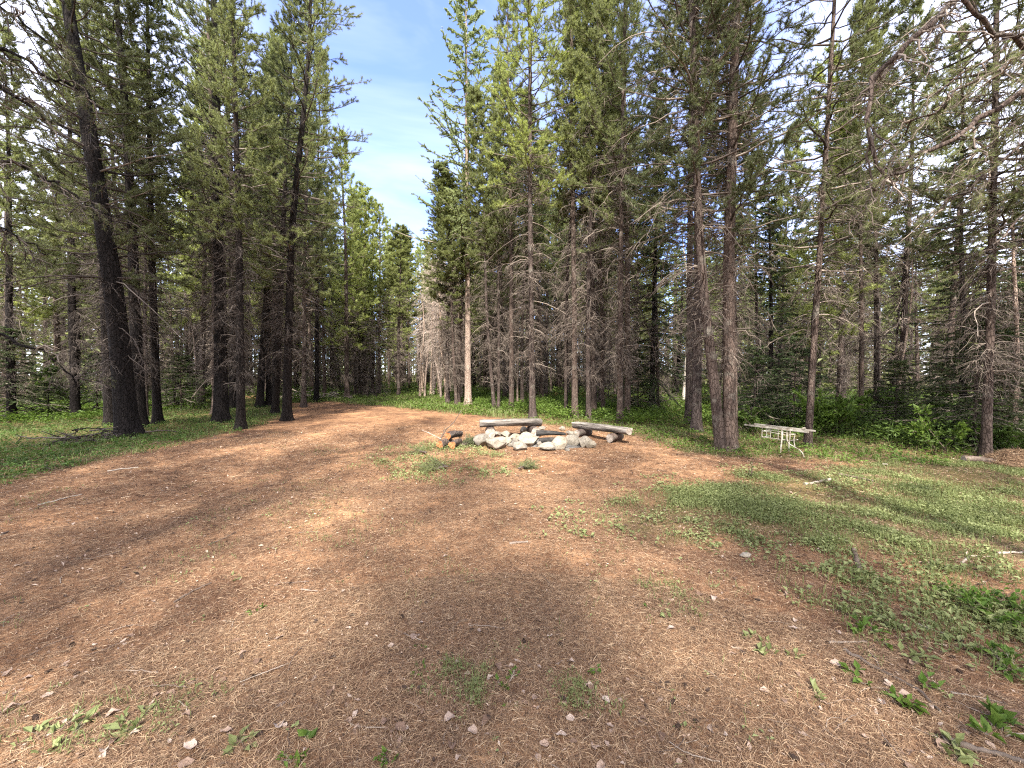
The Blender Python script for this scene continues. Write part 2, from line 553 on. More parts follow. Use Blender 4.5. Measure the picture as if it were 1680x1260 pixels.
m, nt = new_mat('needle_covered_soil')
co = objco(nt)
n_big = noise(nt, co, 0.55, 4.0, 0.6, 0.4)
n_mid = noise(nt, co, 4.5, 5.0, 0.65)
n_fine = noise(nt, co, 38.0, 6.0, 0.75, 0.8)
n_gr = noise(nt, co, 150.0, 3.0, 0.7)
fine = mixc(nt, 0.45, n_fine, n_gr)
r1 = ramp(nt, [(0.32, (0.036, 0.0225, 0.016)), (0.45, (0.165, 0.103, 0.066)), (0.58, (0.32, 0.212, 0.134)), (0.72, (0.51, 0.38, 0.25))])
nt.links.new(fine, r1.inputs[0])
r2 = ramp(nt, [(0.35, (0.58, 0.52, 0.50)), (0.65, (1.22, 1.16, 1.1))])
nt.links.new(n_mid, r2.inputs[0])
c = mixc(nt, 1.0, r1.outputs[0], r2.outputs[0], 'MULTIPLY')
r3 = ramp(nt, [(0.36, (0.70, 0.64, 0.62)), (0.64, (1.22, 1.14, 1.04))])
nt.links.new(n_big, r3.inputs[0])
c = mixc(nt, 1.0, c, r3.outputs[0], 'MULTIPLY')
sp = noise(nt, co, 0.85, 3.0, 0.6, 0.5)  # random pale soil patches, strengthened so the colour also imitates sun flecks
pale_sun_patch = ramp(nt, [(0.54, (0, 0, 0)), (0.68, (0.8, 0.8, 0.8))])
nt.links.new(sp, pale_sun_patch.inputs[0])
c = mixc(nt, pale_sun_patch.outputs[0], c, mixc(nt, 1.0, c, (1.75, 1.72, 1.6), 'MULTIPLY'))
gr = ramp(nt, [(0.3, (0.026, 0.034, 0.011)), (0.5, (0.08, 0.085, 0.030)), (0.7, (0.16, 0.145, 0.065))])
nt.links.new(fine, gr.inputs[0])
att = N(nt, 'ShaderNodeAttribute', attribute_name='cover')
mm = N(nt, 'ShaderNodeMath', operation='MULTIPLY_ADD')
nt.links.new(n_mid, mm.inputs[0])
mm.inputs[1].default_value = 1.6
mm.inputs[2].default_value = -0.8
ad = N(nt, 'ShaderNodeMath', operation='ADD')
nt.links.new(mm.outputs[0], ad.inputs[0])
nt.links.new(att.outputs['Fac'], ad.inputs[1])
cl = ramp(nt, [(0.45, (0, 0, 0)), (1.05, (0.75, 0.75, 0.75))])
nt.links.new(ad.outputs[0], cl.inputs[0])
c = mixc(nt, cl.outputs[0], c, gr.outputs[0])
p = principled(nt, c, 0.95, bumped(nt, fine, 0.8, 0.02), 0.1)
out(nt, p.outputs[0])
ground_me.materials.append(m)
tag(obj('ground', ground_me), 'brown needle covered forest floor with green margins', None, kind='structure')

# ------------------------------------------------------------------ sky
w = bpy.data.worlds.new('World')
SC.world = w
w.use_nodes = True
nt = w.node_tree
nt.nodes.clear()
sky = N(nt, 'ShaderNodeTexSky', sky_type='NISHITA')
sky.sun_disc = False
sky.sun_elevation, sky.sun_rotation = SUN_EL, SUN_AZ
sky.altitude, sky.air_density, sky.dust_density, sky.ozone_density = 700, 1.0, 0.3, 3.2
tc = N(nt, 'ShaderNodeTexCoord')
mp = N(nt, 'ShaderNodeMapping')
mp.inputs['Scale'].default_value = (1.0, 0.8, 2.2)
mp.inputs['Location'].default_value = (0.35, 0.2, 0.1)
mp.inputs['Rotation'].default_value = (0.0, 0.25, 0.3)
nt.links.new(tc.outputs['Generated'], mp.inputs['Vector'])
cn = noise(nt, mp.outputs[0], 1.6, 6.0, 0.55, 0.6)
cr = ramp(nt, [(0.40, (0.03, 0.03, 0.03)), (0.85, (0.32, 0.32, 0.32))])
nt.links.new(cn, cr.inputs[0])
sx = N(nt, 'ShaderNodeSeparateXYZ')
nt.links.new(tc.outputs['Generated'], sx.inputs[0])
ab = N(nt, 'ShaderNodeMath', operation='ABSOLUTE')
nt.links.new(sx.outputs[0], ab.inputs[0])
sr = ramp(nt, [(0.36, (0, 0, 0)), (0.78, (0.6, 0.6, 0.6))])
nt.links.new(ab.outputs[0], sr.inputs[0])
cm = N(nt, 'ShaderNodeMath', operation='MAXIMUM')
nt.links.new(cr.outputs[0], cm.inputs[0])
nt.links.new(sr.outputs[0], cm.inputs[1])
fill_veil = ramp(nt, [(0.40, (0.8, 0.8, 0.8)), (0.56, (0, 0, 0))])  # white veil added in the unseen sky behind, to lift and neutralise shade fill
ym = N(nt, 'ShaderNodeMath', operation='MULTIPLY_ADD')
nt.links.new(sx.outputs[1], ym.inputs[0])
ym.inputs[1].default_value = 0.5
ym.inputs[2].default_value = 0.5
nt.links.new(ym.outputs[0], fill_veil.inputs[0])
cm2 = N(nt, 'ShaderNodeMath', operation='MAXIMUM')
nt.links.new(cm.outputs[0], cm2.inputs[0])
nt.links.new(fill_veil.outputs[0], cm2.inputs[1])
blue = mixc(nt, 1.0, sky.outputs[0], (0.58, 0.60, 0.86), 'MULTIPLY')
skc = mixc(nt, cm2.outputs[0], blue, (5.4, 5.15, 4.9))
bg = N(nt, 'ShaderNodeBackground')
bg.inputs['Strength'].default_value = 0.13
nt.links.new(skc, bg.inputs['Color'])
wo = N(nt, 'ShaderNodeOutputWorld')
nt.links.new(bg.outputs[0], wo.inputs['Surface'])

# ------------------------------------------------------------------ tree kinds
PR = {}
MID = dict(nbr=130, ntw=15, nn=62, nl=0.088, nw=0.0155, dead_sub=8, dr=1.0, droopy=0.65)
FARN = dict(nbr=95, ntw=10, nn=34, nl=0.13, nw=0.028)
PR['pine_a'] = grow(11, 19, 0.16, cb=7.0, dead=(1.5, 9, 190), Lmax=2.1, **MID)
PR['pine_b'] = grow(12, 18, 0.16, cb=6.0, dead=(1.6, 8, 180), Lmax=2.0, bend=0.2, **MID)
PR['pine_c'] = grow(13, 20, 0.16, cb=8.2, dead=(1.6, 11, 230), Lmax=2.0, dl=(0.6, 1.7), **MID)
PR['thin_a'] = grow(14, 16, 0.09, cb=7.5, dead=(1.4, 9.5, 170), Lmax=1.4, dl=(0.4, 1.4), **MID)
PR['thin_b'] = grow(15, 15, 0.09, cb=6.8, dead=(1.0, 9, 190), Lmax=1.4, dl=(0.4, 1.6), bend=0.3, **MID)
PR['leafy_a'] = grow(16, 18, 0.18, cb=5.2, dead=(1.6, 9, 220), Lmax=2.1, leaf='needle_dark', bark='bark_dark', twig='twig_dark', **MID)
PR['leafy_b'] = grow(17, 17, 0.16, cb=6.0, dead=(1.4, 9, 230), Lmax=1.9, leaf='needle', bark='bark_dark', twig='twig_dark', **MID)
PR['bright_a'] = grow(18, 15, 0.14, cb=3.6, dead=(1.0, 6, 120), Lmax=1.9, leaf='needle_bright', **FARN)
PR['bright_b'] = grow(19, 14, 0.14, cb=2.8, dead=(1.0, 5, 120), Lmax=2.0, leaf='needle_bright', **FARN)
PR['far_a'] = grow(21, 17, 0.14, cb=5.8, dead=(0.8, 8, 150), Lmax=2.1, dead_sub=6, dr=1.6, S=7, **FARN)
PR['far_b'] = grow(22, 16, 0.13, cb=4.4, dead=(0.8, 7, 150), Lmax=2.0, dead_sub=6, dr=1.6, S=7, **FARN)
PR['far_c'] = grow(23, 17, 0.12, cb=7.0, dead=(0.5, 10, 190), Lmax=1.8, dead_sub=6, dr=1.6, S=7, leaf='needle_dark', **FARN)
PR['fir_a'] = grow(24, 13, 0.14, 'fir', cb=0.9, dead=(0.4, 3, 24), Lmax=2.1, nbr=130, ntw=18, nn=64, nl=0.05, nw=0.019, leaf='needle_fir', bark='bark_dark', twig='twig_dark')
PR['fir_b'] = grow(25, 10, 0.12, 'fir', cb=0.5, dead=(0.3, 1, 8), Lmax=1.9, nbr=120, ntw=17, nn=64, nl=0.05, nw=0.019, leaf='needle_fir', bark='bark_dark', twig='twig_dark')
PR['young_fir'] = grow(26, 2.4, 0.03, 'fir', cb=0.1, dead=(0.1, 0.2, 0), Lmax=1.0, nbr=70, ntw=12, nn=44, nl=0.04, nw=0.012, leaf='needle_fir', bend=0.02)
PR['snag_a'] = grow(27, 10, 0.07, dead=(2.5, 9.5, 80), dl=(0.3, 1.1), nbr=0, bark='bark_pale', twig='twig_pale', bend=0.15)
PR['snag_b'] = grow(28, 8, 0.06, dead=(1.8, 7.5, 60), dl=(0.3, 1.1), nbr=0, bark='bark_pale', twig='twig_pale', bend=0.25)
PR['birch'] = grow(29, 11, 0.08, 'larch', cb=5.5, dead=(2.5, 6, 14), dead_sub=3, Lmax=1.5, nbr=40, ntw=8, nn=12, nl=0.07, nw=0.045, bark='bark_birch', twig='twig', leaf='leaf', bend=0.25)

# ------------------------------------------------------------------ trees near enough to have a shape of their own
def near_tree(seed, name, label, cat, pix, wpx, H, **kw):
    b = P(*pix[0])
    D = b[1]
    pts = [(-0.0, -0.3)] + [((x - pix[0][0]) / F_PX * D, (pix[0][1] - y) / F_PX * D) for x, y in pix[1:]]
    pr = grow(seed, H, wpx * D / F_PX / 2, pts=pts, bend=0.03, **kw)
    t = thing(name, label, cat, on_ground(b))
    obj('trunk', pr[0], t)
    if pr[1] is not None:
        obj('crown', pr[1], t)
    return t

NEAR = dict(nn=80, nw=0.0105, nl=0.08, dead_sub=9, S=14, dr=0.95, droopy=0.7)
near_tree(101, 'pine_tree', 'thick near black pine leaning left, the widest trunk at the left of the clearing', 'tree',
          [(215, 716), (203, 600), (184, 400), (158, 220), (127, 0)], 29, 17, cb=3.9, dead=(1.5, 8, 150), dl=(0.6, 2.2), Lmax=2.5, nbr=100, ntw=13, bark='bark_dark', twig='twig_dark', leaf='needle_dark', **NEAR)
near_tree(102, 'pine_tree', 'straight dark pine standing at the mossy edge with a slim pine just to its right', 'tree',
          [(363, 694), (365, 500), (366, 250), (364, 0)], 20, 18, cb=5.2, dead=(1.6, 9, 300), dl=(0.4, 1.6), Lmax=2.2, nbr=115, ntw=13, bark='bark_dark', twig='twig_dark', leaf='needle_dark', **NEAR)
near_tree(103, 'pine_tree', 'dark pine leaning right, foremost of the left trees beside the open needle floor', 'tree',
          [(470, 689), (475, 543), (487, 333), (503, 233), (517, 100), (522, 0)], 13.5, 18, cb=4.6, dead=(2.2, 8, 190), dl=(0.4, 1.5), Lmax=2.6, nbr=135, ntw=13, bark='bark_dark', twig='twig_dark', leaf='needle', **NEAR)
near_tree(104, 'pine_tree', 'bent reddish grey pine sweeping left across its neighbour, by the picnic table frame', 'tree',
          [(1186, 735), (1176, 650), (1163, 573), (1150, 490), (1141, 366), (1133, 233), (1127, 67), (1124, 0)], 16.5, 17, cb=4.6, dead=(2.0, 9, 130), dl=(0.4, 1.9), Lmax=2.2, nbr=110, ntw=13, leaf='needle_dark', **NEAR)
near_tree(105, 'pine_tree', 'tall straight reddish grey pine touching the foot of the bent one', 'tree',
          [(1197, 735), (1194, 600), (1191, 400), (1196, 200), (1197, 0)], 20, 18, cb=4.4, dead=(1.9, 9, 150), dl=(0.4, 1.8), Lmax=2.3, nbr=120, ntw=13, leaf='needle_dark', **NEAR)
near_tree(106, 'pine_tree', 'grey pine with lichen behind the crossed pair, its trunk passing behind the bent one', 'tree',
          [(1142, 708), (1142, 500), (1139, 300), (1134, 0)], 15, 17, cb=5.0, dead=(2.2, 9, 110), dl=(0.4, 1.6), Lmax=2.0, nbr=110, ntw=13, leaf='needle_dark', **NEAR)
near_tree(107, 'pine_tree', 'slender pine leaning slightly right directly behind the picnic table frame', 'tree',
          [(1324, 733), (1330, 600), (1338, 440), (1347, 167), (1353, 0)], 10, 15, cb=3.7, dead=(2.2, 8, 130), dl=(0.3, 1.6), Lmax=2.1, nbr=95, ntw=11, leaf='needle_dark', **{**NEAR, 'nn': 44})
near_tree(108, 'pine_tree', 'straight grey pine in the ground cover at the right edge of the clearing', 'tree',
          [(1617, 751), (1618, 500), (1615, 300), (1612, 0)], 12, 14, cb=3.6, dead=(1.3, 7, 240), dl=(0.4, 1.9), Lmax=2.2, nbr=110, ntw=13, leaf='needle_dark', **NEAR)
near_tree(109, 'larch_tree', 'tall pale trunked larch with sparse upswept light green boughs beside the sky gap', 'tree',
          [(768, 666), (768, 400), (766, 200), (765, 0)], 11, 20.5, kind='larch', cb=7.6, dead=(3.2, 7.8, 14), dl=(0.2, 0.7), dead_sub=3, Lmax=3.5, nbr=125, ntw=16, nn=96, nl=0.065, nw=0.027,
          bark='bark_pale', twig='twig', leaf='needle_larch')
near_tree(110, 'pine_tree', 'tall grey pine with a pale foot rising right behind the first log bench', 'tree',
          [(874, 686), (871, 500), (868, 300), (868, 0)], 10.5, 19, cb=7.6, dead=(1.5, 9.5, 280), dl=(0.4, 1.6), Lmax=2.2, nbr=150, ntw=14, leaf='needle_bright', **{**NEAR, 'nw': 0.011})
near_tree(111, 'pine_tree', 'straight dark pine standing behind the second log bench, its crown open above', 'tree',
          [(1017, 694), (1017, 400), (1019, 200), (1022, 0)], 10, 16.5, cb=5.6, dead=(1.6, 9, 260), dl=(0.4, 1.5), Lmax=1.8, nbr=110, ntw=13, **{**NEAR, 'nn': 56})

# ------------------------------------------------------------------ the other trees one can tell apart
ROWS = [
 # kind, foot x, foot y, width, top x at y, height, label
 ('leafy_b', 180, 696, 13, 172, 200, 15, 'pine standing left behind the thick leaning pine, its trunk half hidden by boughs'),
 ('leafy_a', 230, 701, 17, 214, 100, 17, 'stout pine close behind the thick leaning pine on its right side'),
 ('leafy_a', 124, 686, 12, 121, 200, 15, 'upright pine in the low greenery left of the thick leaning pine'),
 ('leafy_b', 259, 696, 10, 248, 60, 16, 'slim upright pine right of the thick leaning pine, at the green edge'),
 ('thin_a', 240, 683, 6, 238, 200, 13, 'thin pale stem behind and between the leaning pine and the slim one'),
 ('leafy_a', 385, 670, 15, 378, 0, 18, 'thick dark pine right behind the straight dark pine at the mossy edge'),
 ('leafy_b', 395, 704, 8, 402, 100, 15, 'very slim pine in front, nearest of the middle left trio to the needle floor'),
 ('leafy_b', 426, 668, 11, 445, 380, 17, 'pine leaning right behind the middle left group with a broad foot'),
 ('leafy_b', 441, 667, 8, 446, 200, 17, 'slender upright pine second in the row left of the right leaning pine'),
 ('leafy_a', 451, 680, 7, 490, 100, 16, 'slim pine just left of the foremost right leaning pine'),
 ('far_c', 533, 652, 6, 531, 400, 15, 'lone thin trunk beside the grey brush pile'),
 ('bright_b', 570, 656, 8, 566, 400, 16.5, 'dark trunked pine with bright foliage right of the brush pile'),
 ('bright_a', 583, 649, 5, 584, 400, 15.5, 'thin straight stem first right of the dark trunked bright pine'),
 ('bright_b', 590, 648, 5, 588, 400, 15, 'thin straight stem second right of the dark trunked bright pine'),
 ('bright_a', 599, 648, 7, 597, 400, 16, 'pine with bright yellow green crown, left of the far end of the trail'),
 ('bright_b', 612, 647, 5, 613, 400, 15.3, 'slim bright crowned pine at the left of the trail end'),
 ('bright_a', 622, 648, 5, 622, 400, 14.6, 'small bright pine with pointed top at the trail end'),
 ('bright_b', 638, 637, 4, 638, 400, 19.5, 'far pine at the back of the trail below the blue sky gap'),
 ('bright_a', 660, 638, 5, 660, 400, 17.5, 'pointed young pine in the middle of the blue sky gap'),
 ('thin_b', 654, 650, 6, 657, 450, 12.5, 'brown dead legged pine leaning at the shady trail end'),
 ('bright_b', 672, 638, 4, 670, 450, 16.5, 'pale thin pine far back right of the trail'),
 ('snag_a', 687, 640, 4.5, 681, 480, 9, 'pale bare stem, leftmost of the sunlit bare stems'),
 ('snag_b', 693, 641, 3.5, 701, 500, 8.5, 'pale bare stem that leans right across the other sunlit bare stems'),
 ('snag_a', 698, 639, 4.5, 692, 480, 9.5, 'pale bare stem, rightmost of the crossing sunlit stems'),
 ('thin_a', 713, 645, 5, 712, 400, 11, 'thin pale pine between the bare stems and the larch'),
 ('thin_b', 735, 664, 7, 729, 470, 11.5, 'pale twiggy pine with drooping dead boughs left of the larch'),
 ('thin_a', 749, 666, 5.5, 735, 450, 12, 'pale forked foot pine leaning left beside the larch'),
 ('pine_b', 751, 665, 8, 758, 480, 12, 'sunlit pine next to the larch, on its left'),
 ('thin_b', 811, 673, 6, 796, 500, 14, 'dark twiggy pine leaning left behind the fire pit'),
 ('thin_a', 818, 673, 5, 820, 400, 15, 'thin dark pine touching the foot of the left leaning twiggy one'),
 ('pine_a', 839, 674, 8, 838, 300, 18, 'dark brown pine behind the first log bench, left of the tall grey one'),
 ('snag_b', 849, 665, 3, 846, 480, 8, 'thin pale yellow dead stem behind the first log bench'),
 ('thin_b', 857, 667, 6, 853, 450, 15, 'pale pinkish pine just left of the tall grey pine behind the bench'),
 ('thin_a', 896, 652, 6, 893, 350, 18, 'dark thin pine in shade right of the tall grey pine'),
 ('thin_b', 929, 679, 6, 925, 400, 16, 'small leaning pine with looping dead twigs between the two benches'),
 ('pine_c', 943, 686, 10, 941, 200, 19, 'upright brown pine above the left end of the second bench'),
 ('thin_b', 966, 688, 8, 959, 400, 17, 'leaning brown pine above the middle of the second bench'),
 ('pine_a', 974, 681, 9, 968, 200, 19, 'twiggy brown pine behind the leaning one over the second bench'),
 ('thin_a', 989, 681, 6, 986, 350, 16, 'thin shaded pine just left of the straight dark pine behind the second bench'),
 ('pine_b', 1029, 684, 8, 1030, 300, 17, 'shaded pine just right of the straight dark pine behind the second bench'),
 ('fir_a', 1070, 678, 9, 1070, 200, 15, 'dark fir with drooping flat boughs in the middle of the right wood'),
 ('thin_a', 1079, 678, 4, 1077, 400, 12, 'black thin stem touching the dark fir with drooping boughs'),
 ('birch', 1122, 660, 6, 1126, 400, 11, 'white barked birch stem seen behind the crossed pines'),
 ('pine_c', 1130, 696, 8, 1131, 300, 16, 'dark pine directly left of the crossed pair of pines'),
 ('thin_b', 1205, 720, 7, 1204, 450, 14, 'pale narrow trunk peeking out right behind the crossed pines'),
 ('fir_b', 1262, 690, 7, 1262, 450, 8.5, 'dark fir with low dense boughs left behind the picnic table frame'),
 ('thin_b', 1272, 676, 5, 1290, 420, 12, 'thin dark stem leaning right among the firs behind the table'),
 ('thin_a', 1384, 668, 6, 1380, 400, 14, 'thin brown pine first right of the slender pine behind the table'),
 ('thin_b', 1412, 698, 7, 1412, 300, 13, 'upright thin pine in the tall undergrowth'),
 ('far_c', 1438, 692, 8, 1433, 450, 14, 'dark trunk rising from the tall undergrowth, darkest of the right side'),
 ('far_a', 1478, 693, 8, 1478, 200, 14, 'brown pine with a pale bare stem beside its foot in the undergrowth'),
 ('snag_b', 1471, 694, 3, 1473, 450, 7, 'pale bare stem beside the brown pine in the undergrowth'),
 ('pine_b', 1555, 684, 7, 1553, 300, 14, 'dark pine deep in the wood left of the rightmost straight grey pine'),
 ('fir_b', 1578, 712, 6, 1578, 450, 7.5, 'dark fir with hanging boughs beside the rightmost straight grey pine'),
 ('snag_a', 1662, 735, 4, 1672, 450, 7, 'thin pale dead stem at the far right edge by the orange needle mound'),
 ('leafy_b', 20, 690, 9, 18, 300, 13, 'pine with low foliage at the far left behind the green sapling'),
 ('fir_b', 1690, 715, 7, 1690, 450, 9, 'dark fir cut by the right edge of the picture'),
]
rr = np.random.default_rng(77)
TREES_XY = []
for k, px, py, wp, tx, ty, H, label in ROWS:
    b = P(px, py)
    D = b[1]
    pr = PR[k]
    s = (wp * D / F_PX / 2) / pr[3]
    s = float(np.clip(s, 0.7, 1.45))
    nm = {'fir': 'fir_tree', 'snag': 'dead_tree', 'birch': 'birch_tree'}.get(k.split('_')[0], 'pine_tree')
    t = plant_tree(nm, label, 'tree', pr, on_ground(b), rr.uniform(0, 6.28), s, H / pr[2], math.atan((tx - px) / (py - ty)))
    TREES_XY.append((b[0], b[1]))

# ------------------------------------------------------------------ the wood around: trees behind the ones above
def ok_spot(x, y, dmin):
    return all((x - a) ** 2 + (y - b_) ** 2 > dmin ** 2 for a, b_ in TREES_XY)

ZONES = [
 # pixel x range, distance range, count, kinds, height range, group, label
 (-250, 300, 14, 50, 46, ('bright_b', 'far_b', 'far_a', 'leafy_b', 'far_a'), (12, 16), 'pines in the dim wood behind the leaning pine', 'pine deep in the dim wood behind the thick leaning pine'),
 (300, 550, 15, 45, 46, ('leafy_b', 'far_a', 'bright_a', 'far_b'), (17, 23), 'pines behind the middle left group', 'pine deep in the wood behind the middle left group of trunks'),
 (545, 605, 30, 55, 16, ('bright_b', 'far_a', 'bright_a'), (15, 18), 'far pines left of the trail end', 'far pine left of the trail end'),
 (600, 705, 40, 70, 22, ('bright_a', 'far_a', 'bright_b'), (11, 13.5), 'far pines closing the trail end', 'far pine closing the end of the trail under the sky gap'),
 (700, 800, 24, 55, 16, ('thin_b', 'far_c', 'far_a', 'bright_a'), (13, 17), 'pines behind the sunlit bare stems', 'twiggy pine behind the sunlit bare stems and the larch'),
 (790, 1010, 18, 50, 44, ('thin_a', 'thin_b', 'far_c', 'pine_c', 'far_a', 'far_c'), (14, 18.5), 'pines crowded behind the log benches', 'twiggy pine in the crowded shade behind the log benches'),
 (1010, 1250, 16, 50, 28, ('far_c', 'far_b', 'pine_b', 'fir_a', 'bright_a', 'thin_b'), (11, 15), 'trees behind the crossed pines', 'tree in the wood behind the crossed pines'),
 (1250, 1700, 13, 50, 38, ('far_c', 'thin_b', 'far_a', 'bright_b', 'thin_a', 'fir_b'), (9.5, 13), 'trees behind the tall undergrowth', 'tree standing behind the tall undergrowth on the right'),
 (1700, 2000, 9, 40, 12, ('far_c', 'thin_b', 'pine_b', 'fir_b'), (10, 14), 'trees past the right edge', 'tree past the right edge of the clearing'),
]
for x0, x1, d0, d1, n, kinds, hr, grp, lab in ZONES:
    done, tries = 0, 0
    while done < n and tries < 900:
        tries += 1
        px = rr.uniform(x0, x1)
        D = math.sqrt(rr.uniform(d0 * d0, d1 * d1))
        x = (px - 840) / F_PX * D
        if not ok_spot(x, D, 0.9 + 0.012 * D):
            continue
        k = kinds[done % len(kinds)]
        pr = PR[k]
        H = rr.uniform(*hr) * (0.75 if k.startswith('fir') else 1.0)
        if 600 <= px <= 705:
            H = 1.3 + 0.36 * D + rr.uniform(-1.5, 0.3)
        if 690 < px < 765:
            H = min(H, 1.2 + 0.44 * D)
        nm = 'fir_tree' if k.startswith('fir') else 'pine_tree'
        plant_tree(nm, lab, 'tree', pr, on_ground((x, D)), rr.uniform(0, 6.28), rr.uniform(0.75, 1.15), H / pr[2], rr.normal(0, 0.025), grp, rr.normal(0, 0.02))
        TREES_XY.append((x, D))
        done += 1

for i in range(36):
    px, D = rr.uniform(682, 764), rr.uniform(23, 38)
    pr = PR[('snag_a', 'snag_b')[i % 2]]
    plant_tree('dead_tree', 'pale bare stem among the cluster of sunlit bare stems left of the larch', 'tree', pr, on_ground(((px - 840) / F_PX * D, D)), rr.uniform(0, 6.28), rr.uniform(0.9, 1.4),
               rr.uniform(0.7, 1.25), rr.normal(0, 0.04), 'sunlit bare stems left of the larch')
# thickets of small dead saplings filling the wood at eye height
PR['scrub_a'] = grow(31, 6.5, 0.035, dead=(0.3, 6.2, 130), dl=(0.4, 1.4), nbr=0, twig='twig_dark', dr=1.2, bend=0.3, S=6, droopy=0.5)
PR['scrub_b'] = grow(32, 5.5, 0.03, dead=(0.3, 5.2, 110), dl=(0.4, 1.3), nbr=0, twig='twig', dr=1.2, bend=0.3, S=6, droopy=0.5)
for x0, x1, d0, d1, n, grp, lab in (
        (-300, 340, 13, 40, 36, 'dead saplings in the left wood', 'thin twiggy dead sapling among the trunks of the dim left wood'),
        (340, 620, 24, 50, 34, 'dead saplings behind the brush heap', 'thin twiggy dead sapling in the wood behind the grey branch heap'),
        (800, 1010, 20, 42, 36, 'dead saplings behind the benches', 'thin twiggy dead sapling in the shade behind the log benches'),
        (1010, 1300, 15, 40, 24, 'dead saplings behind the crossed pines', 'thin twiggy dead sapling behind the crossed pines'),
        (1300, 1950, 13, 40, 36, 'dead saplings on the right', 'thin twiggy dead sapling behind the tall undergrowth on the right')):
    for i in range(n):
        px, D = rr.uniform(x0, x1), math.sqrt(rr.uniform(d0 * d0, d1 * d1))
        pr = PR[('scrub_a', 'scrub_b')[i % 2]]
        s_ = rr.uniform(0.6, 1.2)
        plant_tree('dead_sapling', lab, 'sapling', pr, on_ground(((px - 840) / F_PX * D, D)), rr.uniform(0, 6.28), s_, s_ * rr.uniform(0.8, 1.1), rr.normal(0, 0.08), grp, rr.normal(0, 0.06))

BACK_SEED = 23
# trees at the photographer's back: their crowns throw the dappled shade over the clearing
for k_ in range(3):
    PR['shade_%d' % k_] = grow(90 + k_, 24, 0.15, cb=7.0 + k_, dead=(2.5, 9, 60), dead_sub=5, Lmax=3.0, nbr=110, ntw=12, nn=38, nl=0.09, nw=0.013, bend=0.5)
BACK = [(x, y, 'shade_%d' % (i % 3)) for i, (x, y) in enumerate([(-9.5, -2), (-11.2, -4), (-8, -4.6), (-10, -7.5), (4.3, -4)])]
rb = np.random.default_rng(BACK_SEED)
while len(BACK) < 40:
    x, y = rb.uniform(-18, 18), rb.uniform(-19, -5.5)
    if len(BACK) % 8 == 7:
        x, y = (rb.uniform(-16, -8.5) if rb.random() < 0.6 else rb.uniform(9, 15)), rb.uniform(-4, 4)
    if any((x - a) ** 2 + (y - b_) ** 2 < 4.0 for a, b_, _ in BACK):
        continue
    BACK.append((x, y, 'shade_%d' % (len(BACK) % 3)))
for x, y, k in BACK:
    plant_tree('pine_tree', 'pine at the near side of the clearing that throws dappled shade on the needle floor', 'tree', PR[k], on_ground((x, y)), rr.uniform(0, 6.28),
               1.0, rr.uniform(0.9, 1.1), rr.normal(0, 0.02), 'pines at the near side of the clearing')

# ------------------------------------------------------------------ low green things
def scatter(pg, n, rng, d0=6.0, patch=None, ps=1.0):
    """points inside a ground polygon, thinner with distance; patch: keep where smooth noise is above it"""
    lo, hi = pg.min(0), pg.max(0)
    hi = np.minimum(hi, 42)
    lo = np.maximum(lo, -42)
    got = []
    tot = 0
    for _ in range(200):
        q = rng.uniform(0, 1, (n * 2, 2)) * (hi - lo) + lo
        x, y = q[:, 0], q[:, 1]
        D = np.hypot(x, y)
        keep = inside(x + 0.28 * wob(x, y, 2.3) + rng.normal(0, 0.1, len(q)), y + 0.28 * wob(y, x, 2.1) + rng.normal(0, 0.1, len(q)), pg) & (rng.random(len(q)) < np.minimum(1, (d0 / np.maximum(D, .1)) ** 1.3))
        if patch is not None:
            keep &= (wob(x, y, ps) + 0.5 * wob(y + 3, x, ps * 3.1) + rng.normal(0, 0.3, len(q))) > patch
        got.append(q[keep])
        tot += keep.sum()
        if tot >= n:
            break
    q = np.concatenate(got)[:n]
    return np.stack([q[:, 0], q[:, 1], gz(q[:, 0], q[:, 1])], -1)

def leaf_shapes(p, d, up, L, W, fold=0.25):
    """folded pointed leaves: base p, direction d, up-ish vector up"""
    sdv = norm(np.cross(d, up))
    nn_ = norm(np.cross(sdv, d))
    L, W = L[:, None], W[:, None]
    mid = p + d * L * 0.45
    a = mid + sdv * W * 0.5 + nn_ * W * fold
    b = mid - sdv * W * 0.5 + nn_ * W * fold
    tip = p + d * L - nn_ * L * 0.12
    V = np.stack([p, a, tip, b], 1).reshape(-1, 3)
    i = np.arange(len(p))[:, None] * 4
    Ft = np.concatenate([i + [[0, 1, 2]], i + [[0, 2, 3]]])
    return V, Ft

def leafy(c, R, h, n, ll, lw, rng, rise=0.4):
    """leaf clusters over plants at c; R, h per plant or scalars"""
    m_ = len(c) * n
    idx = np.repeat(np.arange(len(c)), n)
    R = np.broadcast_to(R, len(c))[idx]
    h = np.broadcast_to(h, len(c))[idx]
    a = rng.uniform(0, 2 * PI, m_)
    r = np.sqrt(rng.uniform(0.02, 1, m_)) * R
    zz = h * (1 - 0.55 * (r / (R + 1e-6)) ** 2) * rng.uniform(0.25, 1.0, m_)
    p = c[idx] + np.stack([np.cos(a) * r, np.sin(a) * r, zz], -1)
    a2 = a + rng.normal(0, 0.9, m_)
    d = norm(np.stack([np.cos(a2), np.sin(a2), rng.normal(rise, 0.35, m_)], -1))
    L = ll * rng.uniform(0.55, 1.3, m_)
    return leaf_shapes(p, d, np.array([[0, 0, 1.0]]) + rng.normal(0, 0.25, (m_, 3)), L, L * lw * rng.uniform(0.8, 1.2, m_))

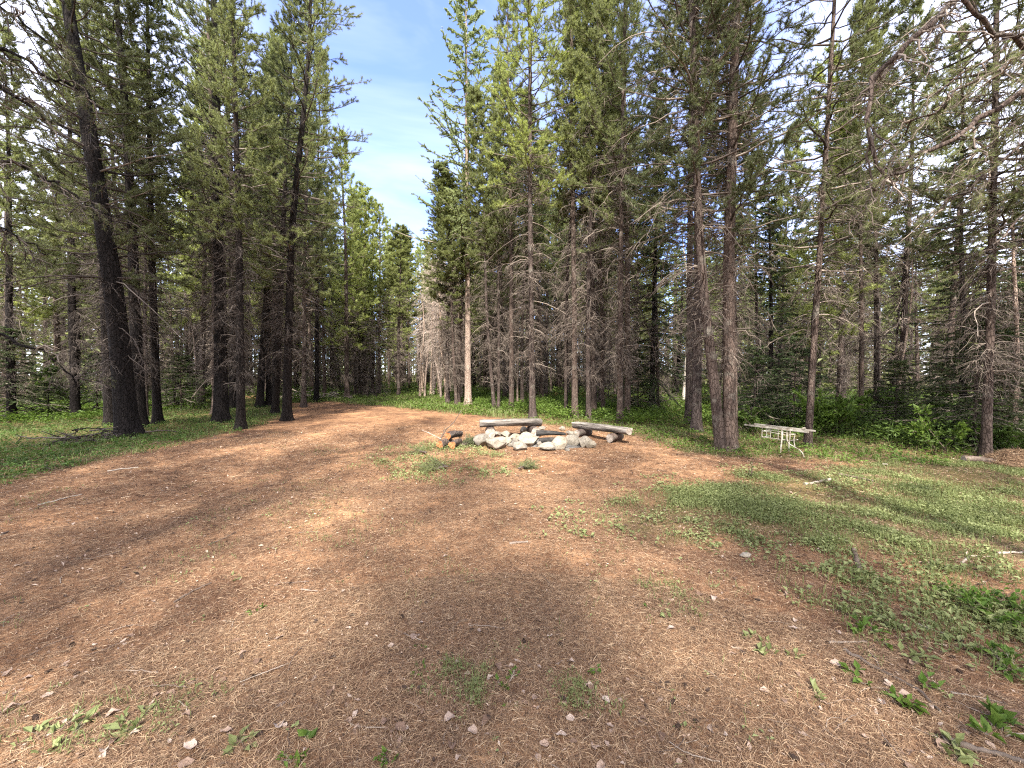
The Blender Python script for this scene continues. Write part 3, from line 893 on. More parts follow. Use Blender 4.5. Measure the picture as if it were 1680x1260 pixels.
def blades(c, n, hgt, w_, rng, spread=0.05, lean=0.5):
    m_ = len(c) * n
    p = c[np.repeat(np.arange(len(c)), n)] + np.concatenate([rng.normal(0, spread, (m_, 2)), np.zeros((m_, 1))], 1)
    a = rng.uniform(0, 2 * PI, m_)
    d = np.stack([np.cos(a), np.sin(a), 0 * a], -1)
    e = np.stack([-np.sin(a), np.cos(a), 0 * a], -1)
    H = hgt * rng.uniform(0.5, 1.4, (m_, 1))
    le = rng.uniform(0.1, 1, (m_, 1)) * lean
    W = w_ * rng.uniform(0.7, 1.3, (m_, 1)) * 0.5
    mid = p + np.array([0, 0, 1.0]) * H * 0.6 + d * H * le * 0.3
    tip = p + np.array([0, 0, 1.0]) * H * (1 - 0.35 * le) + d * H * le
    V = np.stack([p - e * W, p + e * W, mid + e * W * 0.8, mid - e * W * 0.8, tip], 1).reshape(-1, 3)
    i = np.arange(m_)[:, None] * 5
    Ft = np.concatenate([i + [[0, 1, 2]], i + [[0, 2, 3]], i + [[3, 2, 4]]])
    return V, Ft

def stuff(name, parts, mats, label=None):
    return tag(obj(name, mesh(name + '_mesh', parts, mats, False)), label, None, kind='stuff')

rs = np.random.default_rng(41)
# right hand meadow: low small leaves and grass, worn through in places
c1 = scatter(PG_MEADOW, 2900, rs, 6.0, 0.3, 1.5)
c2 = scatter(PG_MEADOW, 2700, rs, 6.0, 0.08, 1.5)
c3 = np.concatenate([scatter(PG_LOWER, 420, rs, 6.0, 0.15, 1.6), scatter(PG_EDGE, 420, rs, 6.0, 0.35, 1.9)])
stuff('ground_cover', [(*leafy(c1, 0.075, 0.045, 7, 0.032, 0.6, rs), 0), (*leafy(c3, 0.06, 0.05, 6, 0.04, 0.6, rs), 0)], [M['leaf_low']], 'low small leaved ground cover on the right of the clearing')
c4 = scatter(PG_LOWER, 300, rs, 6.0, 0.0, 1.6)
stuff('grass', [(*blades(c2, 9, 0.065, 0.005, rs, 0.08, 1.1), 0), (*blades(c4, 7, 0.07, 0.005, rs, 0.05, 0.9), 0)], [M['grass']], 'short grass between the low plants on the right')
# strip between clearing and the right wood
c1 = scatter(PG_BACKR, 4600, rs, 9.0)
c2 = scatter(PG_BACKR, 2400, rs, 9.0)
stuff('ground_cover', [(*leafy(c1, 0.12, 0.11, 7, 0.06, 0.6, rs), 0)], [M['leaf']], 'green ground cover along the right edge of the clearing')
stuff('grass', [(*blades(c2, 7, 0.12, 0.010, rs, 0.08, 0.8), 0)], [M['grass']], 'pale grass along the right edge of the clearing')
# tall undergrowth on the right and behind the benches
c1 = scatter(PG_TALLR, 1500, rs, 14.0)
c2 = scatter(PG_TALLC, 1900, rs, 16.0)
c3 = scatter(PG_TALLL, 1500, rs, 14.0)
hh = 0.62 + 0.28 * wob(c1[:, 0], c1[:, 1], 0.9)
stuff('undergrowth', [(*leafy(c1, 0.30, hh, 38, 0.085, 0.55, rs), 0), (*blades(c1[::2], 5, 0.5, 0.012, rs, 0.15, 0.5), 0)], [M['leaf_dark']], 'knee high leafy undergrowth under the right hand trees')
hh = 0.42 + 0.16 * wob(c2[:, 0], c2[:, 1], 0.8)
stuff('undergrowth', [(*leafy(c2, 0.36, hh, 26, 0.10, 0.55, rs), 0)], [M['leaf']], 'bright knee high undergrowth under the trees behind the benches')
hh = 0.30 + 0.12 * wob(c3[:, 0], c3[:, 1], 0.8)
stuff('undergrowth', [(*leafy(c3, 0.36, hh, 22, 0.09, 0.55, rs), 0)], [M['leaf']], 'leafy undergrowth in the dim wood on the left')
th_ = rs.uniform(-1.1, 1.1, 2600)
dd_ = np.sqrt(rs.uniform(24 ** 2, 62 ** 2, 2600))
c4 = np.stack([np.sin(th_) * dd_, np.cos(th_) * dd_, 0 * dd_], -1)
c4 = c4[~((np.abs((840 + c4[:, 0] / c4[:, 1] * F_PX) - 620) < 60) & (dd_ < 36))]
stuff('undergrowth', [(*leafy(c4, 0.7, 0.75, 26, 0.2, 0.5, rs), 0)], [M['leaf_dark']], 'undergrowth deep in the wood all round')
# sunlit strip at the far end
c1 = scatter(PG_FAR, 2600, rs, 20.0)
c2 = scatter(PG_FAR, 2000, rs, 20.0)
stuff('ground_cover', [(*leafy(c1, 0.28, 0.2, 9, 0.11, 0.6, rs), 0)], [M['leaf']], 'sunlit green strip at the far end of the clearing')
stuff('grass', [(*blades(c2, 9, 0.2, 0.022, rs, 0.2, 0.7), 0)], [M['grass']], 'sunlit grass at the far end of the clearing')
# left strip
c1 = scatter(PG_LEFT, 5200, rs, 9.0, -1.1, 0.8)
c2 = scatter(PG_LEFT, 2600, rs, 9.0)
stuff('ground_cover', [(*leafy(c1, 0.11, 0.12, 8, 0.055, 0.6, rs), 0)], [M['leaf_dark']], 'low green plants under the trees on the left')
stuff('grass', [(*blades(c2, 7, 0.11, 0.009, rs, 0.08, 0.8), 0)], [M['grass']], 'grass under the trees on the left')
# scattered wisps on the open floor
PG_FLOOR = poly((0, 830), (430, 705), (880, 760), (1300, 900), (1680, 1100), (1680, 1300), (0, 1300), (-500, 1000))
c1 = scatter(PG_FLOOR, 420, rs, 4.0, 0.55, 0.9)
c2 = scatter(PG_FLOOR, 300, rs, 4.0, 0.5, 0.9)
c3 = scatter(PG_PIT, 260, rs, 9.0, -0.2, 2.0)
stuff('weeds', [(*blades(c1, 5, 0.045, 0.003, rs, 0.035, 1.2), 1), (*leafy(c2, 0.035, 0.03, 4, 0.022, 0.6, rs), 0), (*leafy(c3, 0.09, 0.08, 9, 0.045, 0.5, rs), 0), (*blades(c3, 4, 0.1, 0.006, rs, 0.08, 0.9), 1)],
      [M['leaf_low'], M['grass']], 'sparse weeds and wisps of grass on the needle floor')

PATCHES = [poly((685, 1085), (760, 1080), (790, 1200), (700, 1200)), poly((900, 1095), (1000, 1090), (1010, 1170), (910, 1175)), poly((40, 1140), (330, 1120), (330, 1230), (40, 1240)),
           poly((1360, 990), (1500, 960), (1560, 1060), (1420, 1090)), poly((1500, 900), (1680, 900), (1720, 1060), (1560, 1020)), poly((1040, 960), (1140, 970), (1130, 1020), (1050, 1010))]
pp_ = [scatter(pg, n_, rs, 4.0) for pg, n_ in zip(PATCHES, (50, 30, 45, 60, 110, 30))]
ca_ = np.concatenate(pp_)
stuff('weeds', [(*blades(ca_, 6, 0.05, 0.0032, rs, 0.03, 1.3), 1), (*leafy(ca_, 0.03, 0.03, 5, 0.017, 0.6, rs), 0)], [M['leaf_low'], M['grass']], 'small weedy patches showing through the needles in the foreground')

# distant wood that reads as one mass
def far_wood(n, seed, d0=55, d1=120, k=190, l0=0.5, l1=1.0):
    rng = np.random.default_rng(seed)
    ang = rng.uniform(-1.15, 1.15, n)
    D = np.sqrt(rng.uniform(d0 ** 2, d1 ** 2, n))
    if d0 < 50:
        ang = ang[(840 + np.tan(ang) * F_PX < 560) | (840 + np.tan(ang) * F_PX > 730)]
        n = len(ang)
        D = D[:n]
    x, y = np.sin(ang) * D, np.cos(ang) * D
    px = 840 + x / y * F_PX
    H = rng.uniform(13, 18, n) * np.where((px > 590) & (px < 720), 0.72, 1.0) * np.where(px > 1240, 0.72, 1.0)
    base = np.stack([x, y, np.zeros(n)], -1)
    s = np.linspace(0, 1, 4)
    pth = base[:, None] + np.array([0, 0, 1.0]) * H[:, None, None] * s[None, :, None]
    T = tubes(pth, 0.16 * (1 - 0.9 * s)[None], 5)
    idx = np.repeat(np.arange(n), k)
    t = rng.uniform(0.05, 1, n * k)
    R = (1 - t) ** 0.7 * 2.0 + 0.15
    a = rng.uniform(0, 2 * PI, n * k)
    r = R * np.sqrt(rng.uniform(0, 1, n * k))
    p = base[idx] + np.stack([np.cos(a) * r, np.sin(a) * r, H[idx] * t - 0.25 * r], -1)
    d = norm(np.stack([np.cos(a), np.sin(a), rng.normal(0, 0.4, n * k)], -1))
    L = rng.uniform(l0, l1, n * k)
    V, Fc = leaf_shapes(p, d, np.array([[0, 0, 1.0]]) + rng.normal(0, 0.3, (n * k, 3)), L, L * 0.45)
    return stuff('forest', [(*T, 1), (V, Fc, 0)], [M['needle'], M['bark']], 'far wood closing every gap between the trunks')
far_wood(520, 8)
far_wood(230, 9, 36, 58, 300, 0.3, 0.62)

# ------------------------------------------------------------------ materials of the small things
M['stone'] = None
def stone_mat():
    m, nt = new_mat('pale_granite')
    co = objco(nt)
    oi = N(nt, 'ShaderNodeObjectInfo')
    addv = N(nt, 'ShaderNodeVectorMath', operation='ADD')
    nt.links.new(co, addv.inputs[0])
    nt.links.new(oi.outputs['Location'], addv.inputs[1])
    a = noise(nt, addv.outputs[0], 7.0, 6.0, 0.65, 0.3)
    b = noise(nt, addv.outputs[0], 45.0, 4.0, 0.7)
    r = ramp(nt, [(0.3, (0.095, 0.086, 0.075)), (0.5, (0.235, 0.216, 0.188)), (0.7, (0.37, 0.347, 0.305))])
    nt.links.new(mixc(nt, 0.4, a, b), r.inputs[0])
    v = ramp(nt, [(0.0, (0.62, 0.60, 0.59)), (0.5, (1.0, 0.98, 0.94)), (1.0, (1.12, 1.05, 0.92))])
    nt.links.new(oi.outputs['Random'], v.inputs[0])
    c = mixc(nt, 1.0, r.outputs[0], v.outputs[0], 'MULTIPLY')
    l = noise(nt, addv.outputs[0], 11.0, 3.0)
    lr = ramp(nt, [(0.58, (0, 0, 0)), (0.68, (0.75, 0.75, 0.75))])
    nt.links.new(l, lr.inputs[0])
    c = mixc(nt, lr.outputs[0], c, (0.12, 0.108, 0.078))
    p = principled(nt, c, 0.9, bumped(nt, mixc(nt, 0.5, a, b), 0.8, 0.03), 0.2)
    out(nt, p.outputs[0])
    return m
M['stone'] = stone_mat()
M['grey_wood'] = simple_mat('weathered_wood', [(0.36, (0.035, 0.03, 0.026)), (0.5, (0.155, 0.137, 0.122)), (0.68, (0.31, 0.285, 0.26))], 9.0, 0.9, 0.9, 0.02, stretch=(0.25, 3.0, 3.0))
M['cut_wood'] = simple_mat('fresh_cut_wood', [(0.35, (0.20, 0.075, 0.032)), (0.52, (0.36, 0.145, 0.06)), (0.7, (0.46, 0.23, 0.105))], 26.0, 0.85, 0.4, 0.01, stretch=(0.4, 1.0, 1.0))
M['old_cut'] = simple_mat('old_cut_wood', [(0.3, (0.16, 0.13, 0.11)), (0.7, (0.42, 0.37, 0.32))], 14.0, 0.9, 0.6, 0.01)
M['char'] = simple_mat('charred_wood', [(0.35, (0.012, 0.011, 0.011)), (0.6, (0.045, 0.042, 0.04)), (0.8, (0.16, 0.15, 0.145))], 16.0, 0.8, 1.0, 0.02, stretch=(0.4, 2, 2))
M['ash'] = simple_mat('ash_bed', [(0.3, (0.03, 0.028, 0.026)), (0.7, (0.19, 0.18, 0.17))], 14.0, 0.95, 0.8, 0.02)
M['metal'] = simple_mat('chalky_painted_steel', [(0.35, (0.19, 0.15, 0.115)), (0.5, (0.35, 0.325, 0.28)), (0.7, (0.45, 0.43, 0.38))], 9.0, 0.55, 0.2, 0.004, spec=0.4)
M['dry_leaf'] = simple_mat('dry_leaf_skin', [(0.2, (0.14, 0.088, 0.062)), (0.5, (0.27, 0.192, 0.15)), (0.9, (0.39, 0.312, 0.262))], 20.0, 0.75, 0.3, 0.003, obj_amt=0.9)
M['cone'] = simple_mat('cone_scales', [(0.3, (0.022, 0.016, 0.013)), (0.6, (0.075, 0.05, 0.04)), (0.9, (0.15, 0.11, 0.085))], 60.0, 0.85)
M['stick'] = simple_mat('stick_wood', [(0.25, (0.10, 0.073, 0.058)), (0.5, (0.22, 0.172, 0.14)), (0.8, (0.38, 0.33, 0.28))], 10.0, 0.9, 0.6, 0.004, obj_amt=0.6, stretch=(0.5, 2, 2))
M['stick_dark'] = simple_mat('dark_stick_wood', [(0.25, (0.04, 0.03, 0.025)), (0.7, (0.15, 0.12, 0.10))], 12.0, 0.9, 0.6, 0.004)
M['litter'] = simple_mat('fallen_needle', [(0.0, (0.050, 0.031, 0.021)), (0.5, (0.22, 0.137, 0.085)), (0.85, (0.385, 0.265, 0.165)), (0.96, (0.48, 0.345, 0.215)), (1.0, (0.56, 0.44, 0.31))], island=True, rough=0.75)
M['chips'] = simple_mat('bark_flake', [(0.0, (0.035, 0.024, 0.019)), (0.5, (0.15, 0.095, 0.07)), (0.8, (0.32, 0.22, 0.165)), (1.0, (0.52, 0.42, 0.34))], island=True, rough=0.9)

# ------------------------------------------------------------------ the fire pit
def rock_mesh(seed, sx, sy, sz):
    rng = np.random.default_rng(seed)
    bm = bmesh.new()
    bmesh.ops.create_icosphere(bm, subdivisions=5, radius=1.0)
    V = np.array([v.co[:] for v in bm.verts])
    Fc = np.array([[v.index for v in f.verts] for f in bm.faces])
    bm.free()
    for _ in range(13):
        n = norm(rng.normal(0, 1, 3))
        d = rng.uniform(0.55, 0.88)
        V -= np.maximum(V @ n - d, 0)[:, None] * n * 0.97
    for k, a in ((2.2, 0.05), (4.5, 0.03), (9, 0.014), (19, 0.007)):
        q = rng.normal(0, 1, (4, 3))
        ph = rng.uniform(0, 6, 4)
        V *= 1 + a * np.sin(V @ norm(q).T * k + ph).sum(1, keepdims=True) * 0.6
    V *= np.array([sx, sy, sz])
    return mesh('stone_mesh', [(V, Fc, 0)], [M['stone']], False)

STONES = [   # centre x, centre y, width, height in the fourfold detail of the pit; label
 (405, 365, 112, 104, 'large grey boulder at the left end of the stone fire ring'),
 (495, 390, 150, 92, 'broad pale boulder at the front left of the stone fire ring'),
 (580, 378, 62, 62, 'squarish white stone right of the broad pale boulder in the fire ring'),
 (570, 322, 62, 42, 'white stone at the back left rim, above the squarish one'),
 (512, 322, 54, 38, 'small white stone resting behind the broad pale boulder'),
 (455, 332, 52, 38, 'small grey stone between the large grey boulder and the back rim'),
 (645, 382, 52, 64, 'narrow brownish grey stone standing left of the round front stone'),
 (680, 420, 84, 66, 'round white stone standing foremost at the front of the fire ring'),
 (745, 372, 132, 104, 'big yellowish lichen spotted boulder in the middle of the fire ring'),
 (640, 345, 76, 40, 'flat white stone lying behind the narrow brownish one'),
 (703, 298, 64, 52, 'dark grey upright stone at the back under the first bench'),
 (762, 302, 52, 42, 'small dark stone at the back beside the charred log end'),
 (880, 418, 112, 62, 'low broad white stone at the front right of the fire ring'),
 (966, 388, 92, 94, 'tall pale stone right of the charred wood'),
 (1066, 368, 112, 76, 'big rounded white stone in the right half of the fire ring'),
 (1160, 378, 92, 80, 'pale grey stone at the right end of the fire ring'),
 (1196, 395, 62, 56, 'outermost small white stone at the right end of the ring'),
 (1020, 436, 32, 20, 'tiny loose white pebble in front of the ring'),
 (986, 288, 40, 36, 'small round tan stone alone at the back between the benches'),
 (1042, 318, 50, 40, 'small white stone behind the big rounded right one'),
 (1088, 328, 60, 42, 'flat white stone at the back right of the fire ring'),
 (820, 402, 44, 40, 'small grey stone under the charred wood at the front'),
 (840, 285, 52, 30, 'low stone at the back of the ring under the bench end'),
 (610, 405, 40, 26, 'pebble sized white stone at the foot of the squarish one'),
]
for i, (zx, zy, zw, zh, lab) in enumerate(STONES):
    px, pyb = 700 + zx / 4.42, 640 + (zy + zh / 2) / 4.42
    b = P(px, pyb)
    D = b[1]
    sx = zw / 4.42 / F_PX * D * 0.64
    sz = zh / 4.42 / F_PX * D * 0.66
    sy = min(sx, sz * 1.3) * 0.95
    o = obj('stone', rock_mesh(200 + i, sx, sy, sz), loc=on_ground((b[0], b[1] + sy * 0.7), sz * 0.66))
    o.rotation_euler = (0, 0, random.uniform(-0.3, 0.3))
    tag(o, lab, 'stone', 'stones of the fire ring')

def log_mesh(seed, L, r, mats, S=18, K=14, taper=0.9, flat_top=None, wob_=0.06, bend=0.02):
    """a log along +X from 0 to L; mats bark, cut"""
    rng = np.random.default_rng(seed)
    x = np.linspace(0, L, K)
    a = 2 * PI * np.arange(S) / S
    rad = r * (1 - (1 - taper) * x / L)[:, None] * (1 + wob_ * np.sin(a * 3 + rng.uniform(0, 6) + x[:, None] * 2)
                                                    + 0.4 * wob_ * np.sin(a * 7 + x[:, None] * 9) + rng.normal(0, wob_ * 0.25, (K, S)))
    Y, Z = rad * np.cos(a), rad * np.sin(a)
    if flat_top is not None:
        top = flat_top * r
        Z = np.where(Z > top, top + (Z - top) * 0.08 + rng.normal(0, 0.003, Z.shape), Z)
    bz = bend * np.sin(x / L * PI)[:, None]
    V = np.stack([np.broadcast_to(x[:, None], Y.shape) + rng.normal(0, 0.004, Y.shape), Y, Z + bz], -1).reshape(-1, 3)
    i = np.arange(K - 1)[:, None] * S
    s = np.arange(S)[None]
    Fq = np.stack([i + s, i + S + s, i + S + (s + 1) % S, i + (s + 1) % S], -1).reshape(-1, 4)
    s = np.arange(S)
    cz = bz[0, 0] if flat_top is None else -0.2 * r
    E0 = np.concatenate([V[:S], [[0, 0, cz]]])
    E1 = np.concatenate([V[-S:], [[L, 0, cz]]])
    f0 = np.stack([np.full(S, S), (s + 1) % S, s], -1)
    f1 = np.stack([np.full(S, S), s, (s + 1) % S], -1)
    parts = [(V, Fq, 0), (E0, f0, 1), (E1, f1, 1)]
    me = mesh('log_mesh', parts, mats)
    return me, Z

def bench(label, a, b, top, seed, r, supports):
    """split log bench from point a to b (ground xy)"""
    a, b = np.array(a), np.array(b)
    L = float(np.linalg.norm(b - a))
    rz = math.atan2(b[1] - a[1], b[0] - a[0])
    t = thing('log_bench', label, 'bench', on_ground(a), rz, 'split log benches at the fire pit')
    me, _ = log_mesh(seed, L, r, [M['grey_wood'], M['old_cut']], S=26, K=30, taper=0.94, flat_top=0.18, wob_=0.07, bend=0.012)
    o = obj('seat', me, t, (0, 0, top - r * 0.18))
    zs = top - r * 1.12
    for k, u in enumerate(supports):
        rs_ = zs * 0.53
        me, _ = log_mesh(seed + 5 + k, r * 3.6, rs_, [M['bark'], M['old_cut']], taper=0.97)
        q = obj('support', me, t, (L * u + r * 0.2, -r * 1.9, rs_ * 0.92))
        q.rotation_euler = (0, 0, PI / 2 + 0.12 * (k - 0.5))
    return t

bench('grey split log bench standing behind the left half of the stone ring', at(787, 700, 9.55)[:2], at(888, 700, 9.75)[:2], 0.40, 301, 0.15, (0.14, 0.86))
bench('grey split log bench standing askew at the right, on two short round logs', at(943, 700, 9.75)[:2], at(1033, 705, 8.55)[:2], 0.32, 311, 0.13, (0.16, 0.76))

# burnt wood and ash inside the ring
q = P(890, 728)
rngp = np.random.default_rng(4)
aa = np.linspace(0, 2 * PI, 28, endpoint=False)
ringv = [np.array([[0, 0, 0.05]])]
for k, (rr_, zz_) in enumerate(((0.35, 0.045), (0.6, 0.03), (0.82, 0.0))):
    w_ = 1 + 0.1 * np.sin(aa * 3 + k)
    ringv.append(np.stack([np.cos(aa) * rr_ * w_ * 1.2, np.sin(aa) * rr_ * w_ * 0.8, zz_ + rngp.normal(0, 0.006, 28) - (0.03 if k == 2 else 0)], -1))
RV = np.concatenate(ringv)
RF = [[0, 1 + i, 1 + (i + 1) % 28] for i in range(28)]
for k in range(2):
    for i in range(28):
        a0, a1 = 1 + k * 28 + i, 1 + k * 28 + (i + 1) % 28
        RF += [[a0, a0 + 28, a1 + 28], [a0, a1 + 28, a1]]
tag(obj('ash', mesh('ash_mesh', [(RV, np.array(RF), 0)], [M['ash']]), loc=on_ground(q, 0.02)), 'bed of grey and black ash inside the stone ring', None, kind='stuff')
def lay(name, label, cat, me, p, rz, ry=0.0, group=None):
    o = obj(name, me, loc=p)
    o.rotation_euler = (0, ry, rz)
    return tag(o, label, cat, group)
c0 = at(880, 713, 8.9)
lay('charred_log', 'long black charred log lying across the fire ring with tapered end to the right', 'log', log_mesh(321, 0.68, 0.072, [M['char'], M['char']], taper=0.45)[0], (c0[0], c0[1], 0.19), 0.05, 0.03, 'charred logs in the fire ring')
c0 = at(884, 722, 8.3)
lay('charred_log', 'shorter half burnt log with grey top below the long black one', 'log', log_mesh(322, 0.5, 0.062, [M['char'], M['char']], taper=0.8)[0], (c0[0], c0[1], 0.12), -0.06, -0.02, 'charred logs in the fire ring')
c0 = at(893, 728, 8.15)
lay('charred_log', 'stub of black charcoal lying at the front gap of the ring', 'log', log_mesh(323, 0.26, 0.055, [M['char'], M['char']], taper=0.7)[0], (c0[0], c0[1], 0.06), 0.3, 0.0, 'charred logs in the fire ring')

# cut firewood left of the ring
for k, (px, py, Y, z, rz, lab) in enumerate([
        (721.5, 729, 8.05, 0.085, 1.15, 'cut firewood log with orange end, lower left one of the three beside the ring'),
        (741.5, 731, 8.0, 0.083, 1.30, 'cut firewood log with orange end, lower right one of the three'),
        (735, 716, 8.25, 0.235, 1.0, 'cut firewood log with orange end lying on top of the other two')]):
    o = lay('firewood_log', lab, 'log', log_mesh(331 + k, 0.42, 0.076, [M['bark'], M['cut_wood']], wob_=0.13)[0], (at(px, py, Y)[0], Y, z), rz, 0, 'firewood logs beside the fire ring')

def stick_mesh(pts, r0, r1, seed, mat, S=6, knots=True):
    rng = np.random.default_rng(seed)
    pts = np.array(pts, float)
    d = np.concatenate([[0], np.cumsum(np.linalg.norm(np.diff(pts, axis=0), axis=1))])
    s = np.linspace(0, d[-1], 14)
    path = np.stack([np.interp(s, d, pts[:, i]) for i in range(3)], -1)
    L = d[-1]
    path[1:-1] += rng.normal(0, L * 0.008, (12, 3))
    rad = np.linspace(r0, r1, 14) * (1 + rng.normal(0, 0.08, 14))
    parts = [(*tubes(path[None], rad[None], S), 0)]
    ends = np.concatenate([path[:1], path[-1:]])
    V = parts[0][0]
    c = np.concatenate([V[:S], ends[:1]])
    k = np.arange(S)
    parts.append((c, np.stack([np.full(S, S), (k + 1) % S, k], -1), 1))
    c = np.concatenate([V[-S:], ends[1:]])
    parts.append((c, np.stack([np.full(S, S), k, (k + 1) % S], -1), 1))
    return mesh('stick_mesh', parts, [mat, M['old_cut']])

def stick(name, label, cat, pts, r0, r1, seed, mat='stick', group=None):
    pts = np.array(pts, float)
    o0 = pts[0].copy()
    o = obj(name, stick_mesh(pts - o0, r0, r1, seed, M[mat]), loc=o0)
    return tag(o, label, cat, group)

def G(px, py, dz=0.0):
    p = P(px, py)
    return np.array(on_ground(p, dz))

stick('stick', 'thin bare stick leaning up to the right out of the firewood', 'stick', [at(722, 722, 8.2), at(731, 705, 8.3), at(745, 692, 8.35), at(757, 673, 8.4)], 0.016, 0.006, 401, 'stick_dark')
stick('stick', 'thin bare stick propped on the firewood and sloping down to the left', 'stick', [at(724, 720, 8.1), at(706, 712, 8.2), at(692, 705, 8.3)], 0.011, 0.005, 402, 'stick')
stick('stick', 'short upright twig behind the firewood logs', 'stick', [at(727, 708, 8.5), at(731, 698, 8.5)], 0.008, 0.004, 403, 'stick_dark')

def bough_thing(label, p, L, az, seed, leaf='needle_dark', n=3, up=0.25):
    rng = np.random.default_rng(seed)
    br = bows(np.tile([[0, 0, 0.05]], (n, 1)), az + rng.normal(0, 0.5, n), L * rng.uniform(0.6, 1, n), np.full(n, up), np.full(n, -0.15), 8, rng)
    tw, _, _ = offshoots(br, 9, 0.1, 0.3, rng, 0.8, 0.7, 0.05, 4, 0, 0.3)
    t = thing('pine_bough', label, 'branch', p)
    obj('branch', mesh('bough_wood', [(*tubes(br, np.linspace(0.014, 0.005, 8)[None], 5), 0), (*tubes(tw, np.full((1, 4), 0.004), 3), 0)], [M['stick_dark']]), t)
    obj('foliage', mesh('bough_needles', [(*needles(tw, 60, 0.07, 0.006, rng), 0)], [M[leaf]], False), t)
bough_thing('heap of green pine boughs lying between the firewood and the stone ring', G(752, 732), 0.55, 0.5, 501, n=5)
bough_thing('small pine sprig with green needles thrown in front of the firewood', G(700, 748), 0.4, 2.6, 502, 'needle', 2, 0.1)
bough_thing('flat pine sprig lying on the needle floor in front of the ring', G(735, 772), 0.5, 3.4, 503, 'needle', 3, 0.08)
bough_thing('lone small pine sprig lying right of centre in front of the ring', G(850, 772), 0.3, 0.8, 504, 'needle', 2, 0.1)

# grey brush heap at the far left end of the clearing
def brush(label, name, p, w_, h, n, seed, mat):
    rng = np.random.default_rng(seed)
    c = np.stack([rng.normal(0, w_ * 0.22, n), rng.normal(0, w_ * 0.12, n), np.abs(rng.normal(0, h * 0.4, n))], -1)
    br = bows(c, rng.uniform(0, 6.28, n), rng.uniform(0.5, 1.3, n) * w_ * 0.35, rng.normal(0.1, 0.25, n), rng.normal(-0.2, 0.2, n), 7, rng, 0.12)
    br[:, :, 2] = np.maximum(br[:, :, 2], 0.02)
    sp, _, _ = offshoots(br, 5, 0.2, 0.35 * w_ / 2.5, rng, 0.7, 0.7, 0, 3, -0.2, 0.4)
    o = obj(name, mesh('brush_mesh', [(*tubes(br, np.linspace(0.02, 0.008, 7)[None], 4), 0), (*tubes(sp, np.array([[0.009, 0.007, 0.004]]), 3), 0)], [M[mat]]), loc=p)
    return tag(o, label, 'brush pile')
brush('heap of grey dead branches at the far left end of the clearing', 'brush_pile', G(500, 655), 3.4, 0.5, 90, 511, 'twig_pale')
brush('low heap of dry sticks right of the grey branch heap', 'brush_pile', G(565, 656), 2.0, 0.25, 40, 512, 'twig')
brush('dark twiggy debris under the leaning thick pine', 'brush_pile', G(160, 722), 1.7, 0.3, 40, 513, 'twig_dark')

# ------------------------------------------------------------------ the picnic table frame
def pipe(pts, r, S=8, n=None):
    pts = np.array(pts, float)
    d = np.concatenate([[0], np.cumsum(np.linalg.norm(np.diff(pts, axis=0), axis=1))])
    k = n or max(2, 5 * (len(pts) - 1))
    s = np.linspace(0, d[-1], k)
    path = np.stack([np.interp(s, d, pts[:, i]) for i in range(3)], -1)
    if len(pts) > 2:
        for _ in range(2):
            path[1:-1] = (path[:-2] + 2 * path[1:-1] + path[2:]) / 4
    return tubes(path[None], np.full((1, k), r), S)

LA, RA = at(1222, 696, 8.3), at(1327, 709.5, 7.2)
AX = norm(RA - LA)
TLEN = float(np.linalg.norm(RA - LA))
t = thing('picnic_table', 'bare white tubular picnic table frame with one bent leg by the slender pine', 'table', (LA[0], LA[1], 0), math.atan2(AX[1], AX[0]))
def tu(px, py):
    """place on the table's front plane seen at a spot of the photograph, in the table's own frame: (along, 0, height)"""
    d = ray(px, py)
    # intersect ray with vertical plane through LA, RA
    nrm = np.array([-AX[1], AX[0], 0])
    s = (LA - np.array([0, 0, CAM_Z])) @ nrm / (d @ nrm)
    p_ = np.array([0, 0, CAM_Z]) + d * s
    return np.array([float((p_ - LA)[:2] @ AX[:2]), 0, p_[2]])
def back(p_, y):
    return np.array([p_[0], y, p_[2]])
zt = tu(1270, 702)[2]
def box(x0, x1, y0, y1, z0, z1):
    V = np.array([[x, y, z] for x in (x0, x1) for y in (y0, y1) for z in (z0, z1)], float)
    Fq = np.array([[0, 1, 3, 2], [4, 6, 7, 5], [0, 4, 5, 1], [2, 3, 7, 6], [0, 2, 6, 4], [1, 5, 7, 3]])
    return V, Fq
obj('top_rail', mesh('rail', [(*box(0, TLEN, -0.015, 0.015, zt - 0.02, zt + 0.012), 0), (*box(0.02, TLEN - 0.04, 0.28, 0.31, zt - 0.018, zt + 0.01), 0)], [M['metal']], False), t)
gr_ = []
u0, u1 = tu(1250, 707), tu(1292, 714)
l0, l1 = tu(1249, 717), tu(1296, 723)
for y in (0.012, 0.27):
    gr_.append((*pipe([back(u0, y), back(u1, y)], 0.006), 0))
    if y > 0.1:
        continue
    gr_.append((*pipe([back(l0, y), back(l1, y)], 0.007), 0))
    for px, ya, yb in ((1250, 699, 718), (1257.5, 703, 718.5), (1264, 704, 719), (1276.5, 705, 720), (1284, 706, 722), (1291, 707, 722)):
        gr_.append((*pipe([back(tu(px, ya), y), back(tu(px - 0.7, yb), y)], 0.0065), 0))
for uu in (u0, u1, l0, l1):
    gr_.append((*pipe([back(uu, 0.012), back(uu, 0.27)], 0.008), 0))
obj('side_frame', mesh('grid', gr_, [M['metal']]), t)
f0 = tu(1280, 746)
f0[2] = -0.04
obj('leg', mesh('leg_mesh', [(*pipe([tu(1283, 705), tu(1282.5, 722), tu(1281, 735), f0], 0.014), 0)], [M['metal']]), t)
obj('leg', mesh('leg_mesh', [(*pipe([back(tu(1283, 705), 0.28), back(tu(1282.5, 722), 0.28), back(f0 + np.array([0, 0, 0.2]), 0.29), back(f0, 0.3)], 0.011), 0)], [M['metal']]), t)
